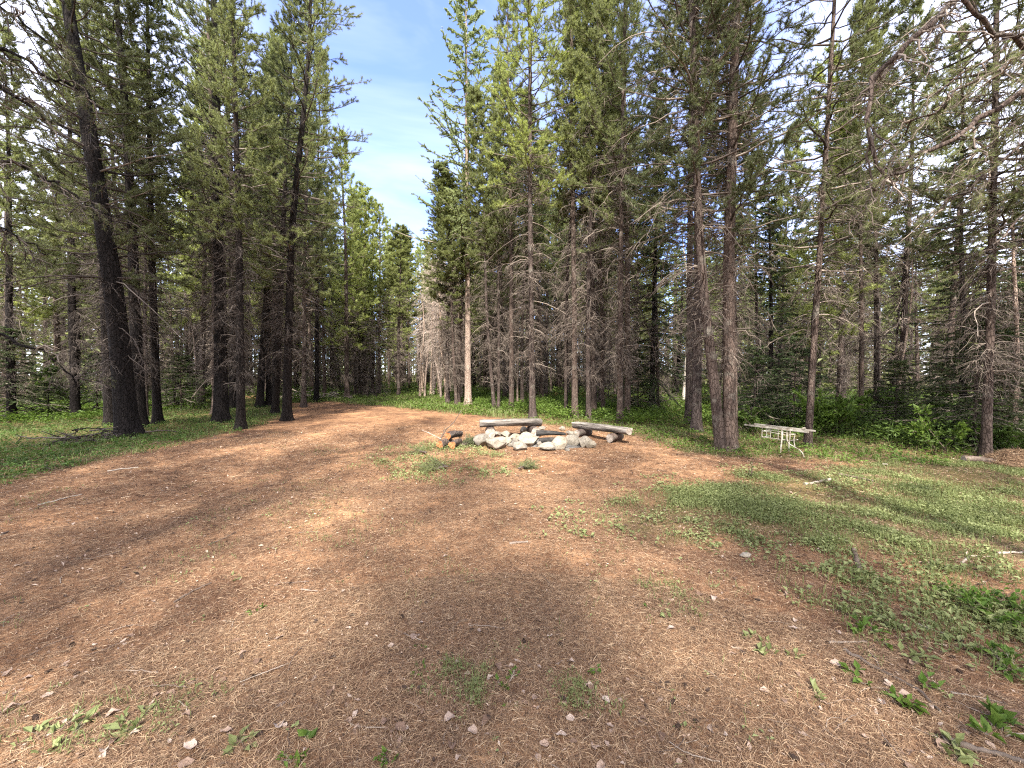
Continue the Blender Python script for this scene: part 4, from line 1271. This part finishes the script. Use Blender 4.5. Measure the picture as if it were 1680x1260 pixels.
obj('leg', mesh('leg_mesh', [(*pipe([tu(1291, 708), tu(1291, 722), tu(1294, 728), tu(1303, 733), tu(1313, 739), tu(1318, 745), back(tu(1321, 753), -0.02)], 0.010), 0)], [M['metal']]), t)
obj('brace', mesh('brace_mesh', [(*pipe([tu(1304.5, 712), tu(1302, 722), tu(1304, 732)], 0.008), 0)], [M['metal']]), t)
ca = tu(1318, 705)
tag(obj('stone', rock_mesh(260, 0.05, 0.04, 0.03), loc=at(1318, 703.2, 7.36)), 'small white stone lying on the right end of the picnic table frame', 'stone')

# ------------------------------------------------------------------ boughs of the near trees that stand just outside the picture
def bough(pts, r0, r1, K=26, S=8, seed=0, wig=0.03):
    pts = np.array(pts, float)
    d = np.concatenate([[0], np.cumsum(np.linalg.norm(np.diff(pts, axis=0), axis=1))])
    s = np.linspace(0, d[-1], K)
    path = np.stack([np.interp(s, d, pts[:, i]) for i in range(3)], -1)
    for _ in range(2):
        path[1:-1] = (path[:-2] + 2 * path[1:-1] + path[2:]) / 4
    path[1:] += np.random.default_rng(seed).normal(0, wig, (K - 1, 3))
    return path, np.linspace(r0, r1, K) * (1 + 0.12 * np.sin(np.arange(K) * 2.3))

def edge_tree(label, base, H, r, boughs, seed, leaf, twig='twig_dark', nneed=46):
    pr = grow(seed, H, r, cb=5.5, dead=(3.0, 8, 60), Lmax=2.6, nbr=90, ntw=12, nn=40, nl=0.08, nw=0.01, bark='bark_dark', twig=twig, leaf=leaf)
    rng = np.random.default_rng(seed + 1)
    t = thing('pine_tree', label, 'tree', on_ground(base))
    B = np.array(on_ground(base))
    obj('trunk', pr[0], t)
    obj('crown', pr[1], t)
    wood, leafs = [], []
    for k, (pix, Y0, Y1, r0, r1, live, nsub, zat) in enumerate(boughs):
        n = len(pix)
        pts = [at(x, y, Y0 + (Y1 - Y0) * i / (n - 1)) for i, (x, y) in enumerate(pix)]
        pts = [np.array([B[0], B[1], zat])] + pts
        path, rad = bough(pts, r0 * 1.35, r1 * 1.6, seed=seed + k)
        path = path - B
        wood.append((*tubes(path[None], rad[None], 8), 0))
        pp = path[None]
        a_, ia, sa = offshoots(pp, nsub, 0.3, 0.75, rng, 0.5, 0.8, -0.15, 7, -0.35, 0.45)
        a_ += rng.normal(0, 0.018, a_.shape) * np.linspace(0, 1, 7)[None, :, None]
        wood.append((*tubes(a_, np.linspace(0.013, 0.004, 7)[None], 5), 1))
        b_, _, _ = offshoots(a_, 7, 0.15, 0.26, rng, 0.6, 0.7, -0.1, 4, -0.3, 0.5)
        wood.append((*tubes(b_, np.array([[0.0052, 0.0044, 0.0034, 0.002]]), 4), 1))
        c_, _, _ = offshoots(b_, 2, 0.2, 0.12, rng, 0.6, 0.7, -0.1, 3, -0.2, 0.5)
        wood.append((*tubes(c_, np.array([[0.0026, 0.002, 0.0012]]), 3), 1))
        if live:
            sel = b_[rng.random(len(b_)) < live]
            leafs.append((*needles(sel, nneed, 0.06, 0.0042, rng, 0.3, 0.8), 0))
    obj('limb', mesh('limb_mesh', wood, [M['bark' if twig == 'twig' else 'bark_dark'], M[twig]]), t)
    if leafs:
        obj('foliage', mesh('bough_needle_mesh', leafs, [M[leaf]], False), t)

edge_tree('near pine whose crooked dead bough and green bough hang in from the upper right corner', (9.3, 4.7), 13, 0.2, [
    ([(1760, -150), (1640, -60), (1572, 0), (1520, 36), (1488, 60), (1462, 100), (1440, 140), (1415, 180), (1410, 220), (1421, 252), (1445, 284), (1478, 300)], 4.6, 4.2, 0.045, 0.010, 0.12, 24, 7.2),
    ([(1800, 80), (1690, 148), (1640, 176), (1600, 200), (1560, 226), (1520, 250), (1488, 266), (1450, 290), (1395, 322)], 4.7, 4.4, 0.045, 0.008, 0.75, 26, 6.3),
    ([(1780, 96), (1690, 84), (1650, 64), (1622, 42), (1594, 20), (1580, -12)], 4.3, 4.1, 0.030, 0.012, 0.3, 24, 6.4),
    ([(1800, 10), (1700, 70), (1620, 120), (1550, 165), (1500, 200)], 4.9, 5.2, 0.03, 0.007, 0.8, 22, 7.0),
    ([(1800, 160), (1720, 200), (1650, 260), (1590, 310), (1530, 350)], 5.0, 5.4, 0.03, 0.007, 0.8, 22, 5.6),
    ([(1820, -60), (1720, 20), (1640, 80), (1570, 130), (1510, 165)], 5.8, 6.4, 0.03, 0.007, 0.85, 26, 9.0),
    ([(1820, 120), (1740, 150), (1660, 200), (1600, 250), (1560, 290)], 5.6, 6.2, 0.03, 0.007, 0.85, 26, 7.6),
    ([(1820, 220), (1740, 250), (1690, 300), (1640, 350)], 5.8, 6.4, 0.026, 0.007, 0.85, 22, 6.4),
    ([(1800, 300), (1730, 320), (1680, 350), (1630, 400)], 5.2, 5.6, 0.024, 0.006, 0.7, 14, 4.6),
], 601, 'needle', 'twig')
edge_tree('near pine whose dark needled boughs hang in from the upper left corner', (-8.6, 4.4), 14, 0.22, [
    ([(-160, 60), (-60, 110), (0, 143), (60, 182), (130, 226)], 4.9, 5.6, 0.035, 0.008, 0.6, 20, 6.0),
    ([(-160, 0), (-50, 55), (40, 100), (110, 140), (160, 170)], 5.0, 5.8, 0.032, 0.008, 0.6, 20, 6.6),
    ([(-140, -90), (-40, -20), (50, 44), (120, 100)], 4.8, 5.6, 0.03, 0.008, 0.6, 16, 7.2),
    ([(-150, 200), (-40, 244), (30, 270), (90, 302), (150, 345)], 5.2, 6.0, 0.03, 0.007, 0.6, 18, 5.2),
    ([(-150, 500), (-60, 528), (0, 552), (60, 575), (108, 602), (124, 640)], 5.4, 6.4, 0.028, 0.006, 0.3, 10, 2.9),
    ([(-150, 330), (-50, 350), (20, 380), (80, 420)], 5.4, 6.2, 0.026, 0.006, 0.7, 16, 4.2),
], 611, 'needle_dark')

# ------------------------------------------------------------------ saplings, bushes and seedlings
def shrub(name, label, cat, p, R, h, n, ll, lw, leaf, seed, stems=6, group=None, rise=0.4, stem_mat='stick'):
    rng = np.random.default_rng(seed)
    t = thing(name, label, cat, p, 0, group)
    k = max(2, stems)
    br = bows(np.concatenate([rng.normal(0, R * 0.12, (k, 2)), np.full((k, 1), -0.02)], 1), rng.uniform(0, 6.28, k), R * rng.uniform(0.5, 1.0, k), np.full(k, h / R * 0.9), np.full(k, -0.1), 7, rng)
    tw, _, _ = offshoots(br, 8, 0.25, R * 0.55, rng, 0.7, 0.7, 0.2, 4, -0.1, 0.4)
    sw = 0.004 * max(h, 0.12) ** 0.6
    obj('stem', mesh('stem_mesh', [(*tubes(br, np.linspace(2.2, 0.9, 7)[None] * sw, 4), 0), (*tubes(tw, np.full((1, 4), sw * 0.6), 3), 0)], [M[stem_mat]]), t)
    m_ = n
    idx = rng.integers(0, len(tw), m_)
    pp, tt = along(tw, idx, rng.uniform(0.1, 1, m_))
    d = norm(tt + rng.normal(0, 0.6, (m_, 3)) + np.array([0, 0, rise * 0.4]))
    L = ll * rng.uniform(0.6, 1.3, m_)
    V, Fc = leaf_shapes(pp, d, np.array([[0, 0, 1.0]]) + rng.normal(0, 0.3, (m_, 3)), L, L * lw)
    obj('foliage', mesh('foliage_mesh', [(V, Fc, 0)], [M[leaf]], False), t)
    return t

shrub('bush', 'bright green rounded bush right behind the picnic table frame', 'bush', G(1362, 716), 0.95, 1.25, 3600, 0.085, 0.55, 'leaf', 701, 12)
shrub('bush', 'dark green bush behind the left end of the picnic table frame', 'bush', G(1232, 712), 0.8, 0.8, 2200, 0.08, 0.55, 'leaf_dark', 702, 10)
shrub('sapling', 'pale stemmed sapling with light leaves in the tall undergrowth on the right', 'sapling', G(1541, 744), 0.75, 1.0, 700, 0.085, 0.55, 'leaf', 703, 4)
shrub('sapling', 'bright green leafy sapling in the dim wood at the far left', 'sapling', G(66, 668), 1.0, 3.6, 2600, 0.13, 0.6, 'leaf', 704, 4)
shrub('bush', 'low dark bush between the rightmost straight pine and the right edge', 'bush', G(1652, 742), 0.7, 0.7, 1500, 0.08, 0.5, 'leaf_dark', 705, 9)
plant_tree('fir_sapling', 'small dark young fir in the greenery left of the straight dark pine', 'young fir', PR['young_fir'], G(298, 672), 0.4, 1.3, 1.0)
plant_tree('fir_sapling', 'low young fir in front of the bright sapling at the far left', 'young fir', PR['young_fir'], G(80, 684), 1.4, 1.0, 0.55)
plant_tree('fir_sapling', 'young fir in the undergrowth left of the dark fir with drooping boughs', 'young fir', PR['young_fir'], G(1046, 680), 2.4, 1.0, 1.0)
for px, py, k, lab in ((1302, 704, 1.1, 'young fir directly behind the picnic table frame'), (1238, 702, 1.0, 'young fir just right of the crossed pines'), (1470, 715, 0.8, 'young fir in the middle of the tall undergrowth'),
                       (1598, 735, 1.2, 'young fir left of the rightmost straight grey pine'), (1660, 728, 1.5, 'young fir at the right edge behind the needle mound'), (20, 690, 1.3, 'young fir at the far left edge in the green'), (160, 678, 1.0, 'young fir between the two trunks left of the thick leaning pine')):
    plant_tree('fir_sapling', lab, 'young fir', PR['young_fir'], G(px, py), px * 0.7, k, k)
for i, (px, py, R_, h_, lab) in enumerate(((292, 664, 0.9, 1.7, 'bright bush in the gap left of the straight dark pine'), (345, 660, 0.9, 1.4, 'light green bush touching the left of the straight dark pine'), (110, 664, 1.1, 2.2, 'light green bush behind the bright sapling on the left'),
                       (15, 668, 1.0, 1.8, 'leafy green bush at the far left edge of the picture'), (200, 668, 0.9, 1.5, 'green bush seen just left of the thick leaning pine'), (1420, 690, 0.9, 1.3, 'leafy bush around the foot of the upright thin pine on the right'), (1508, 700, 1.0, 1.4, 'broad green bush in the right hand undergrowth'))):
    shrub('bush', lab, 'bush', G(px, py), R_, h_, 2200, 0.10, 0.55, 'leaf', 780 + i, 10)
plant_tree('dead_tree', 'pale twiggy dead tree in the gap left of the straight dark pine', 'tree', PR['snag_b'], G(326, 668), 1.1, 0.9, 0.75, -0.1)

SEEDS = [  # px, py, R, h, leaves, leaf length, material, name, label
 (497, 1232, 0.075, 0.055, 26, 0.040, 'leaf', 'seedling', 'bright green leafy seedling near the bottom edge, left of the middle'),
 (640, 1246, 0.05, 0.06, 40, 0.020, 'leaf', 'seedling', 'feathery green seedling at the bottom edge left of the pale weeds'),
 (688, 1098, 0.06, 0.05, 24, 0.026, 'leaf', 'seedling', 'small seedling at the left side of the weedy patch in the lower middle'),
 (690, 1060, 0.04, 0.04, 16, 0.024, 'leaf', 'seedling', 'tiny seedling on top of the weedy patch in the lower middle'),
 (832, 1120, 0.06, 0.07, 34, 0.024, 'leaf', 'seedling', 'upright green seedling right of the weedy patch in the lower middle'),
 (838, 1158, 0.03, 0.03, 8, 0.03, 'leaf', 'seedling', 'single pair of leaves just below the upright green seedling'),
 (976, 1096, 0.05, 0.06, 26, 0.022, 'leaf', 'seedling', 'yellow green seedling in the sun patch right of the lower middle'),
 (1104, 1008, 0.09, 0.03, 30, 0.040, 'leaf_low', 'seedling', 'flat rosette of green leaves in the sun patch with pale dry leaves'),
 (1062, 992, 0.04, 0.02, 12, 0.035, 'leaf', 'seedling', 'small pale green seedling left above the flat rosette'),
 (1240, 1052, 0.08, 0.04, 22, 0.04, 'leaf_low', 'seedling', 'spread seedling with a few narrow leaves on the right half'),
 (1262, 1076, 0.06, 0.04, 18, 0.04, 'leaf_low', 'seedling', 'grey green seedling just below the spread narrow leaved one'),
 (1302, 1076, 0.06, 0.04, 20, 0.036, 'leaf_low', 'seedling', 'seedling right of the grey green pair on the bare needles'),
 (1410, 1112, 0.06, 0.05, 18, 0.045, 'leaf', 'seedling', 'seedling just left of the long dark fallen branch'),
 (1478, 1146, 0.08, 0.06, 22, 0.055, 'leaf', 'seedling', 'broad leaved seedling tucked under the long dark fallen branch'),
 (1514, 1120, 0.07, 0.06, 20, 0.05, 'leaf', 'seedling', 'broad leaved seedling right above the long dark fallen branch'),
 (1430, 1045, 0.10, 0.07, 46, 0.045, 'leaf', 'seedling', 'leafy green plant in the lower right above the fallen branch'),
 (1500, 1075, 0.10, 0.06, 40, 0.045, 'leaf_low', 'seedling', 'pale green plant between the leafy plant and the right hand clump'),
 (1640, 1010, 0.24, 0.16, 260, 0.042, 'leaf', 'bush', 'dense green leafy clump at the right edge in the foreground'),
 (1590, 985, 0.16, 0.10, 120, 0.038, 'leaf', 'bush', 'smaller leafy clump left of the dense one at the right edge'),
 (1672, 1100, 0.14, 0.10, 90, 0.05, 'leaf', 'bush', 'grassy green clump at the right edge below the dense leafy one'),
 (1625, 1200, 0.12, 0.09, 50, 0.055, 'leaf', 'seedling', 'broad leaved plant at the lower right corner'),
 (1535, 1218, 0.09, 0.06, 34, 0.05, 'leaf_low', 'seedling', 'pale green plant left of the lower right corner'),
 (1330, 1140, 0.06, 0.04, 20, 0.035, 'leaf_low', 'seedling', 'small dull green plant on the bare needles, lower right'),
 (380, 948, 0.07, 0.03, 26, 0.03, 'leaf_low', 'seedling', 'small green plant beside the grey stick on the left half'),
 (420, 1000, 0.06, 0.05, 26, 0.028, 'leaf', 'seedling', 'sunlit green plant below the grey stick on the left half'),
 (560, 955, 0.05, 0.02, 16, 0.028, 'leaf_low', 'seedling', 'flat dull plant left of centre on the needles'),
 (225, 1180, 0.10, 0.05, 34, 0.045, 'leaf_low', 'seedling', 'dull green plant at the lower left with long leaves'),
 (80, 1215, 0.12, 0.06, 50, 0.045, 'leaf_low', 'seedling', 'dark dull plant in the lower left corner'),
 (390, 1235, 0.09, 0.05, 30, 0.045, 'leaf_low', 'seedling', 'straggling plant at the bottom edge left of the bright seedling'),
 (1230, 785, 0.10, 0.34, 30, 0.03, 'leaf_dark', 'seedling', 'thin upright twiggy plant on the path below the crossed pines'),
 (1160, 900, 0.10, 0.04, 40, 0.04, 'leaf_low', 'seedling', 'leafy patch at the left front of the right hand green'),
 (835, 775, 0.22, 0.10, 70, 0.045, 'leaf_low', 'seedling', 'low weed in front of the middle of the fire ring'),
 (700, 765, 0.24, 0.13, 90, 0.045, 'leaf_low', 'seedling', 'low grey green weed in front of the firewood'),
]
for i, (px, py, R, h, n, ll, mt, nm, lab) in enumerate(SEEDS):
    shrub(nm, lab, 'plant' if nm == 'seedling' else 'bush', G(px, py), R, h, n, ll, 0.55, mt, 720 + i, 4 if nm == 'seedling' else 9, 'small plants on the needle floor' if nm == 'seedling' else None, 0.5)

# ------------------------------------------------------------------ sticks, bark and stones lying about
STICKS = [
 ('stick', [(285, 984), (318, 966), (347, 955)], 0.007, 0.004, 'stick', 'straight grey stick on the needles, left half of the foreground'),
 ('stick', [(342, 895), (366, 886), (384, 878)], 0.006, 0.003, 'stick', 'thin stick lying above the straight grey one on the left'),
 ('stick', [(62, 829), (98, 821), (134, 813)], 0.010, 0.006, 'stick', 'long pale stick at the left edge of the sunlit needle floor'),
 ('stick', [(176, 773), (200, 769), (227, 766)], 0.014, 0.008, 'stick', 'pale stick on the left green edge below the leaning pine'),
 ('stick', [(70, 762), (85, 772), (110, 772)], 0.012, 0.006, 'stick', 'bent pale stick on the green verge at the far left'),
 ('stick', [(743, 1034), (748, 1022), (758, 1016), (770, 1014)], 0.0035, 0.002, 'stick', 'curled pale twig in the middle of the foreground'),
 ('stick', [(365, 1018), (383, 1020), (380, 1030), (372, 1042)], 0.0035, 0.002, 'stick', 'hooked pale twig on the needles at the left'),
 ('stick', [(494, 970), (508, 972), (521, 973)], 0.006, 0.004, 'stick', 'short reddish bark stick left of the middle'),
 ('stick', [(836, 891), (850, 890), (866, 890)], 0.012, 0.010, 'stick', 'short pale piece of split wood in the middle of the clearing'),
 ('stick', [(1320, 797), (1342, 795), (1362, 792)], 0.020, 0.017, 'stick', 'pale weathered stick on the green, left one of two'),
 ('stick', [(1376, 783), (1405, 787), (1432, 792)], 0.020, 0.014, 'stick', 'pale weathered stick on the green, right and longer one of two'),
 ('stick', [(1401, 908), (1404, 918), (1410, 936)], 0.020, 0.018, 'stick', 'stubby grey brown branch piece on the right with a pale broken end'),
 ('stick', [(1343, 880), (1370, 887), (1397, 896)], 0.007, 0.004, 'stick', 'long thin stick left above the stubby branch piece'),
 ('stick', [(1360, 1058), (1392, 1057), (1422, 1055)], 0.007, 0.004, 'stick', 'pale grey stick above the long dark fallen branch'),
 ('fallen_branch', [(1385, 1070), (1432, 1096), (1470, 1112), (1510, 1136), (1543, 1168)], 0.011, 0.005, 'stick_dark', 'long dark fallen branch curving across the lower right'),
 ('stick', [(1560, 1136), (1600, 1143), (1652, 1156)], 0.006, 0.003, 'stick', 'thin pale stick right of the long dark fallen branch'),
 ('stick', [(1502, 1020), (1530, 1030), (1566, 1042)], 0.007, 0.004, 'stick', 'pale stick near the leafy clump at the right'),
 ('stick', [(1636, 916), (1660, 913), (1690, 911)], 0.012, 0.008, 'stick', 'stick running out of the picture at the right edge'),
 ('stick', [(1577, 932), (1590, 922), (1622, 922)], 0.009, 0.005, 'stick', 'bent grey stick on the worn ground at the right'),
 ('fallen_branch', [(1548, 1214), (1590, 1228), (1640, 1240), (1700, 1262)], 0.014, 0.008, 'stick_dark', 'dark fallen branch in the lower right corner'),
 ('fallen_log', [(1580, 757), (1606, 758), (1634, 762)], 0.07, 0.06, 'stick', 'grey fallen log at the foot of the rightmost straight pine'),
 ('stick', [(0, 878), (14, 872)], 0.010, 0.006, 'stick_dark', 'dark stick at the left edge of the picture'),
 ('stick', [(70, 735), (100, 722), (128, 728)], 0.016, 0.007, 'stick_dark', 'dark crooked stick in the green at the far left'),
]
for i, (nm, pix, r0, r1, mt, lab) in enumerate(STICKS):
    stick(nm, lab, 'stick' if nm == 'stick' else nm.split('_')[1], [G(x, y, r0 * 0.75) for x, y in pix], r0, r1, 430 + i, mt)
tag(obj('stone', rock_mesh(261, 0.05, 0.035, 0.025), loc=G(1223, 911, 0.015)), 'tan stone lying alone on the needles, right of the middle', 'stone')
tag(obj('stone', rock_mesh(262, 0.07, 0.05, 0.03), loc=G(1452, 765, 0.02)), 'pale flat stone at the end of the sunlit path on the right', 'stone')
tag(obj('stone', rock_mesh(263, 0.09, 0.06, 0.05), loc=G(735, 668, 0.02)), 'small tan stone at the foot of the pale twiggy pine', 'stone')

# orange needle mound at the right edge
def mound():
    rng = np.random.default_rng(8)
    n = 26
    a = np.linspace(0, 2 * PI, n, endpoint=False)
    rows = [np.array([[0, 0, 0.26]])]
    for u in (0.25, 0.5, 0.75, 1.0):
        rows.append(np.stack([np.cos(a) * 0.5 * u, np.sin(a) * 0.4 * u, 0.26 * np.cos(u * PI / 2) ** 1.1 + rng.normal(0, 0.012, n) - 0.02], -1))
    V = np.concatenate(rows)
    Fc = [[0, 1 + i, 1 + (i + 1) % n] for i in range(n)]
    for k in range(3):
        for i in range(n):
            p0, p1 = 1 + k * n + i, 1 + k * n + (i + 1) % n
            Fc += [[p0, p0 + n, p1 + n], [p0, p1 + n, p1]]
    m_ = 5000
    th, u = rng.uniform(0, 6.28, m_), np.sqrt(rng.uniform(0, 1, m_))
    c = np.stack([np.cos(th) * 0.5 * u, np.sin(th) * 0.4 * u, 0.26 * np.cos(u * PI / 2) ** 1.1], -1)
    d = norm(rng.normal(0, 1, (m_, 3)) * np.array([1, 1, 0.35]))
    e = norm(np.cross(d, rng.normal(0, 1, (m_, 3)))) * 0.003
    NV = np.stack([c - e, c + e, c + d * 0.09], 1).reshape(-1, 3)
    return mesh('mound_mesh', [(V, np.array(Fc), 0), (NV, np.arange(m_ * 3).reshape(-1, 3), 0)], [M['litter']], False)
tag(obj('needle_mound', mound(), loc=G(1668, 762)), 'mound of orange brown needles at the right edge of the clearing', 'mound')

# ------------------------------------------------------------------ needle carpet
def carpet(n, d0, d1, ln, wd, rng, zr=0.012):
    D = np.sqrt(rng.uniform(d0 ** 2, d1 ** 2, n))
    a = rng.uniform(-0.98, 0.98, n)
    x, y = np.sin(a) * D * 1.0, np.cos(a) * D
    th = rng.uniform(0, 2 * PI, n)
    L = ln * rng.uniform(0.5, 1.2, n)
    cu = rng.normal(0, 0.5, n)
    tz = rng.normal(0, 0.10, n)
    zb = gz(x, y) + 0.002 + zr * rng.uniform(0, 1, n) ** 2
    pts = []
    for s in (-0.5, 0.0, 0.5):
        aa_ = th + cu * s
        pts.append(np.stack([x + np.cos(aa_) * L * s, y + np.sin(aa_) * L * s, zb + np.maximum(tz * L * s, -0.001) + (0.004 * (1 - 4 * s * s))], -1))
    pts = np.stack(pts, 1)
    e = np.stack([-np.sin(th), np.cos(th), rng.normal(0, 0.5, n)], -1)
    e = norm(e) * (wd * rng.uniform(0.6, 1.3, n) * 0.5)[:, None]
    V = np.stack([pts[:, 0] - e * 0.5, pts[:, 0] + e * 0.5, pts[:, 1] - e, pts[:, 1] + e, pts[:, 2] - e * 0.4, pts[:, 2] + e * 0.4], 1).reshape(-1, 3)
    i = np.arange(n)[:, None] * 6
    Fq = np.concatenate([i + [[0, 1, 3, 2]], i + [[2, 3, 5, 4]]])
    return V, Fq
rc = np.random.default_rng(61)
stuff('needle_litter', [(*carpet(150000, 1.1, 3.0, 0.055, 0.0014, rc), 0), (*carpet(150000, 3.0, 6.0, 0.055, 0.0018, rc), 0), (*carpet(90000, 6.0, 12.0, 0.08, 0.0040, rc), 0)], [M['litter']], 'brown fallen pine needles covering the clearing')
def flakes(n, d0, d1, sz, rng):
    D = np.sqrt(rng.uniform(d0 ** 2, d1 ** 2, n))
    a = rng.uniform(-0.98, 0.98, n)
    c = np.stack([np.sin(a) * D, np.cos(a) * D, 0 * D], -1)
    c[:, 2] = gz(c[:, 0], c[:, 1]) + 0.006 + rng.uniform(0, 0.008, n)
    d = norm(np.stack([rng.normal(0, 1, n), rng.normal(0, 1, n), rng.normal(0, 0.25, n)], -1))
    return leaf_shapes(c, d, np.array([[0, 0, 1.0]]) + rng.normal(0, 0.3, (n, 3)), sz * rng.uniform(0.4, 1.5, n), sz * 0.5 * rng.uniform(0.5, 1.3, n))
stuff('bark_litter', [(*flakes(5000, 1.2, 4.0, 0.016, rc), 0), (*flakes(14000, 4.0, 13.0, 0.035, rc), 0)], [M['chips']], 'small bark flakes and leaf crumbs among the needles')

# dry leaves
def dry_leaf_mesh(seed):
    rng = np.random.default_rng(seed)
    L, W = 1.0, rng.uniform(0.5, 0.75)
    nx, ny = 7, 5
    u = np.linspace(0, 1, nx)[:, None]
    v = np.linspace(-1, 1, ny)[None]
    half = W * 0.5 * np.sin(np.clip(u * 0.96 + 0.03, 0, 1) ** 0.8 * PI) ** 0.75
    X = u * L + 0 * v
    Y = half * v * (1 + 0.1 * np.sin(u * 17))
    k1, k2 = rng.uniform(0.2, 0.7), rng.uniform(-0.35, 0.45)
    Z = k1 * Y * Y / W * 2.2 + k2 * (u - 0.5) ** 2 * 1.5 + 0.05 * np.sin(u * 9 + v * 3) + 0.06 + 0 * v
    V = np.stack([X - 0.5, Y, Z - Z.min() * 0.9], -1).reshape(-1, 3)
    i = np.arange(nx - 1)[:, None] * ny + np.arange(ny - 1)[None]
    Fq = np.stack([i, i + ny, i + ny + 1, i + 1], -1).reshape(-1, 4)
    st = np.array([[[-0.5, 0, V[2, 2]], [-0.62, 0.01, 0.1], [-0.78, 0.03, 0.14]]])
    return mesh('dry_leaf_mesh', [(V, Fq, 0), (*tubes(st, np.array([[0.018, 0.015, 0.012]]), 4), 0)], [M['dry_leaf']])
LEAVES = [dry_leaf_mesh(i) for i in range(7)]
rl = np.random.default_rng(71)
proto_leaf = obj('dry_leaf', LEAVES[0])
tag(proto_leaf, 'curled pale tan dry leaf lying on the brown needles', 'dry leaf', 'dry leaves on the needle floor')
placed = 0
while placed < 290:
    px = rl.uniform(-10, 1690)
    py = 1262 - abs(rl.normal(0, 1)) * 190
    if placed % 5 == 0:
        ctr = ((1110, 985), (1130, 1010), (950, 1130), (1000, 1160), (1200, 960), (560, 960), (1480, 1130), (760, 1120), (1340, 980))[placed // 5 % 9]
        px, py = ctr[0] + rl.normal(0, 45), ctr[1] + rl.normal(0, 25)
    if py < 770 or py > 1262 or (py < 850 and (px < 300 or px > 1000)):
        continue
    o = proto_leaf if placed == 0 else proto_leaf.copy()
    if placed:
        COL.objects.link(o)
    o.data = LEAVES[placed % 7]
    o.location = tuple(G(px, py, 0.008))
    s = 0.018 + 0.036 * rl.random() ** 1.6
    o.scale = (s, s * rl.uniform(0.8, 1.2), s * rl.uniform(0.7, 1.4))
    o.rotation_euler = (rl.normal(0, 0.25) + (PI if rl.random() < 0.3 else 0), rl.normal(0, 0.25), rl.uniform(0, 6.28))
    placed += 1

# pine cones
def cone_mesh(seed):
    rng = np.random.default_rng(seed)
    V, Fc = [], []
    n = 80
    bm = bmesh.new()
    bmesh.ops.create_uvsphere(bm, u_segments=10, v_segments=8, radius=1.0)
    core = np.array([v.co[:] for v in bm.verts]) * np.array([0.55, 0.55, 0.95])
    bmesh.ops.triangulate(bm, faces=bm.faces[:])
    cf = np.array([[v.index for v in f.verts] for f in bm.faces])
    bm.free()
    k = np.arange(n)
    t = (k + 0.5) / n
    z = (t * 2 - 1) * 0.95
    r = np.sqrt(np.maximum(1 - z * z, 0.02)) * 0.5
    a = k * 2.39996
    c = np.stack([np.cos(a) * r, np.sin(a) * r, z * 0.95], -1)
    d = norm(np.stack([np.cos(a), np.sin(a), 0.5 + 0 * a], -1))
    LV, LF = leaf_shapes(c, d, np.array([[0, 0, 1.0]]), np.full(n, 0.42), np.full(n, 0.36), 0.1)
    return mesh('cone_mesh', [(core, cf, 0), (LV, LF, 0)], [M['cone']], False)
CONE = cone_mesh(1)
pc = obj('pine_cone', CONE)
tag(pc, 'small dark brown pine cone lying on the needle floor', 'pine cone', 'pine cones on the needle floor')
for i in range(90):
    o = pc if i == 0 else pc.copy()
    if i:
        COL.objects.link(o)
    while True:
        px, py = rl.uniform(0, 1680), 1262 - abs(rl.normal(0, 1)) * 220
        if 790 < py < 1262 and not (py < 860 and px > 1000):
            break
    s = rl.uniform(0.008, 0.015)
    o.location = tuple(G(px, py, s * 0.55))
    o.scale = (s, s, s * 1.25)
    o.rotation_euler = (PI / 2 + rl.normal(0, 0.3), 0, rl.uniform(0, 6.28))
# loose twigs
TW = [stick_mesh([(0, 0, 0), (0.04, 0.004 * k, 0.003), (0.08, 0.005 * k, 0.004), (0.12, 0.002 * k, 0.002), (0.15, -0.004 * k, 0)], 0.0020, 0.0009, 480 + k, M['stick'], 5) for k in range(5)]
tw0 = obj('twig', TW[0])
tag(tw0, 'thin short twig lying on the needle floor', 'twig', 'short twigs on the needle floor')
for i in range(56):
    o = tw0 if i == 0 else tw0.copy()
    if i:
        COL.objects.link(o)
    o.data = TW[i % 5]
    while True:
        px, py = rl.uniform(0, 1680), 1262 - abs(rl.normal(0, 1)) * 230
        if 770 < py < 1262:
            break
    s = rl.uniform(0.5, 1.6)
    o.location = tuple(G(px, py, 0.007))
    o.scale = (s, s, s)
    o.rotation_euler = (0, rl.normal(0, 0.03), rl.uniform(0, 6.28))
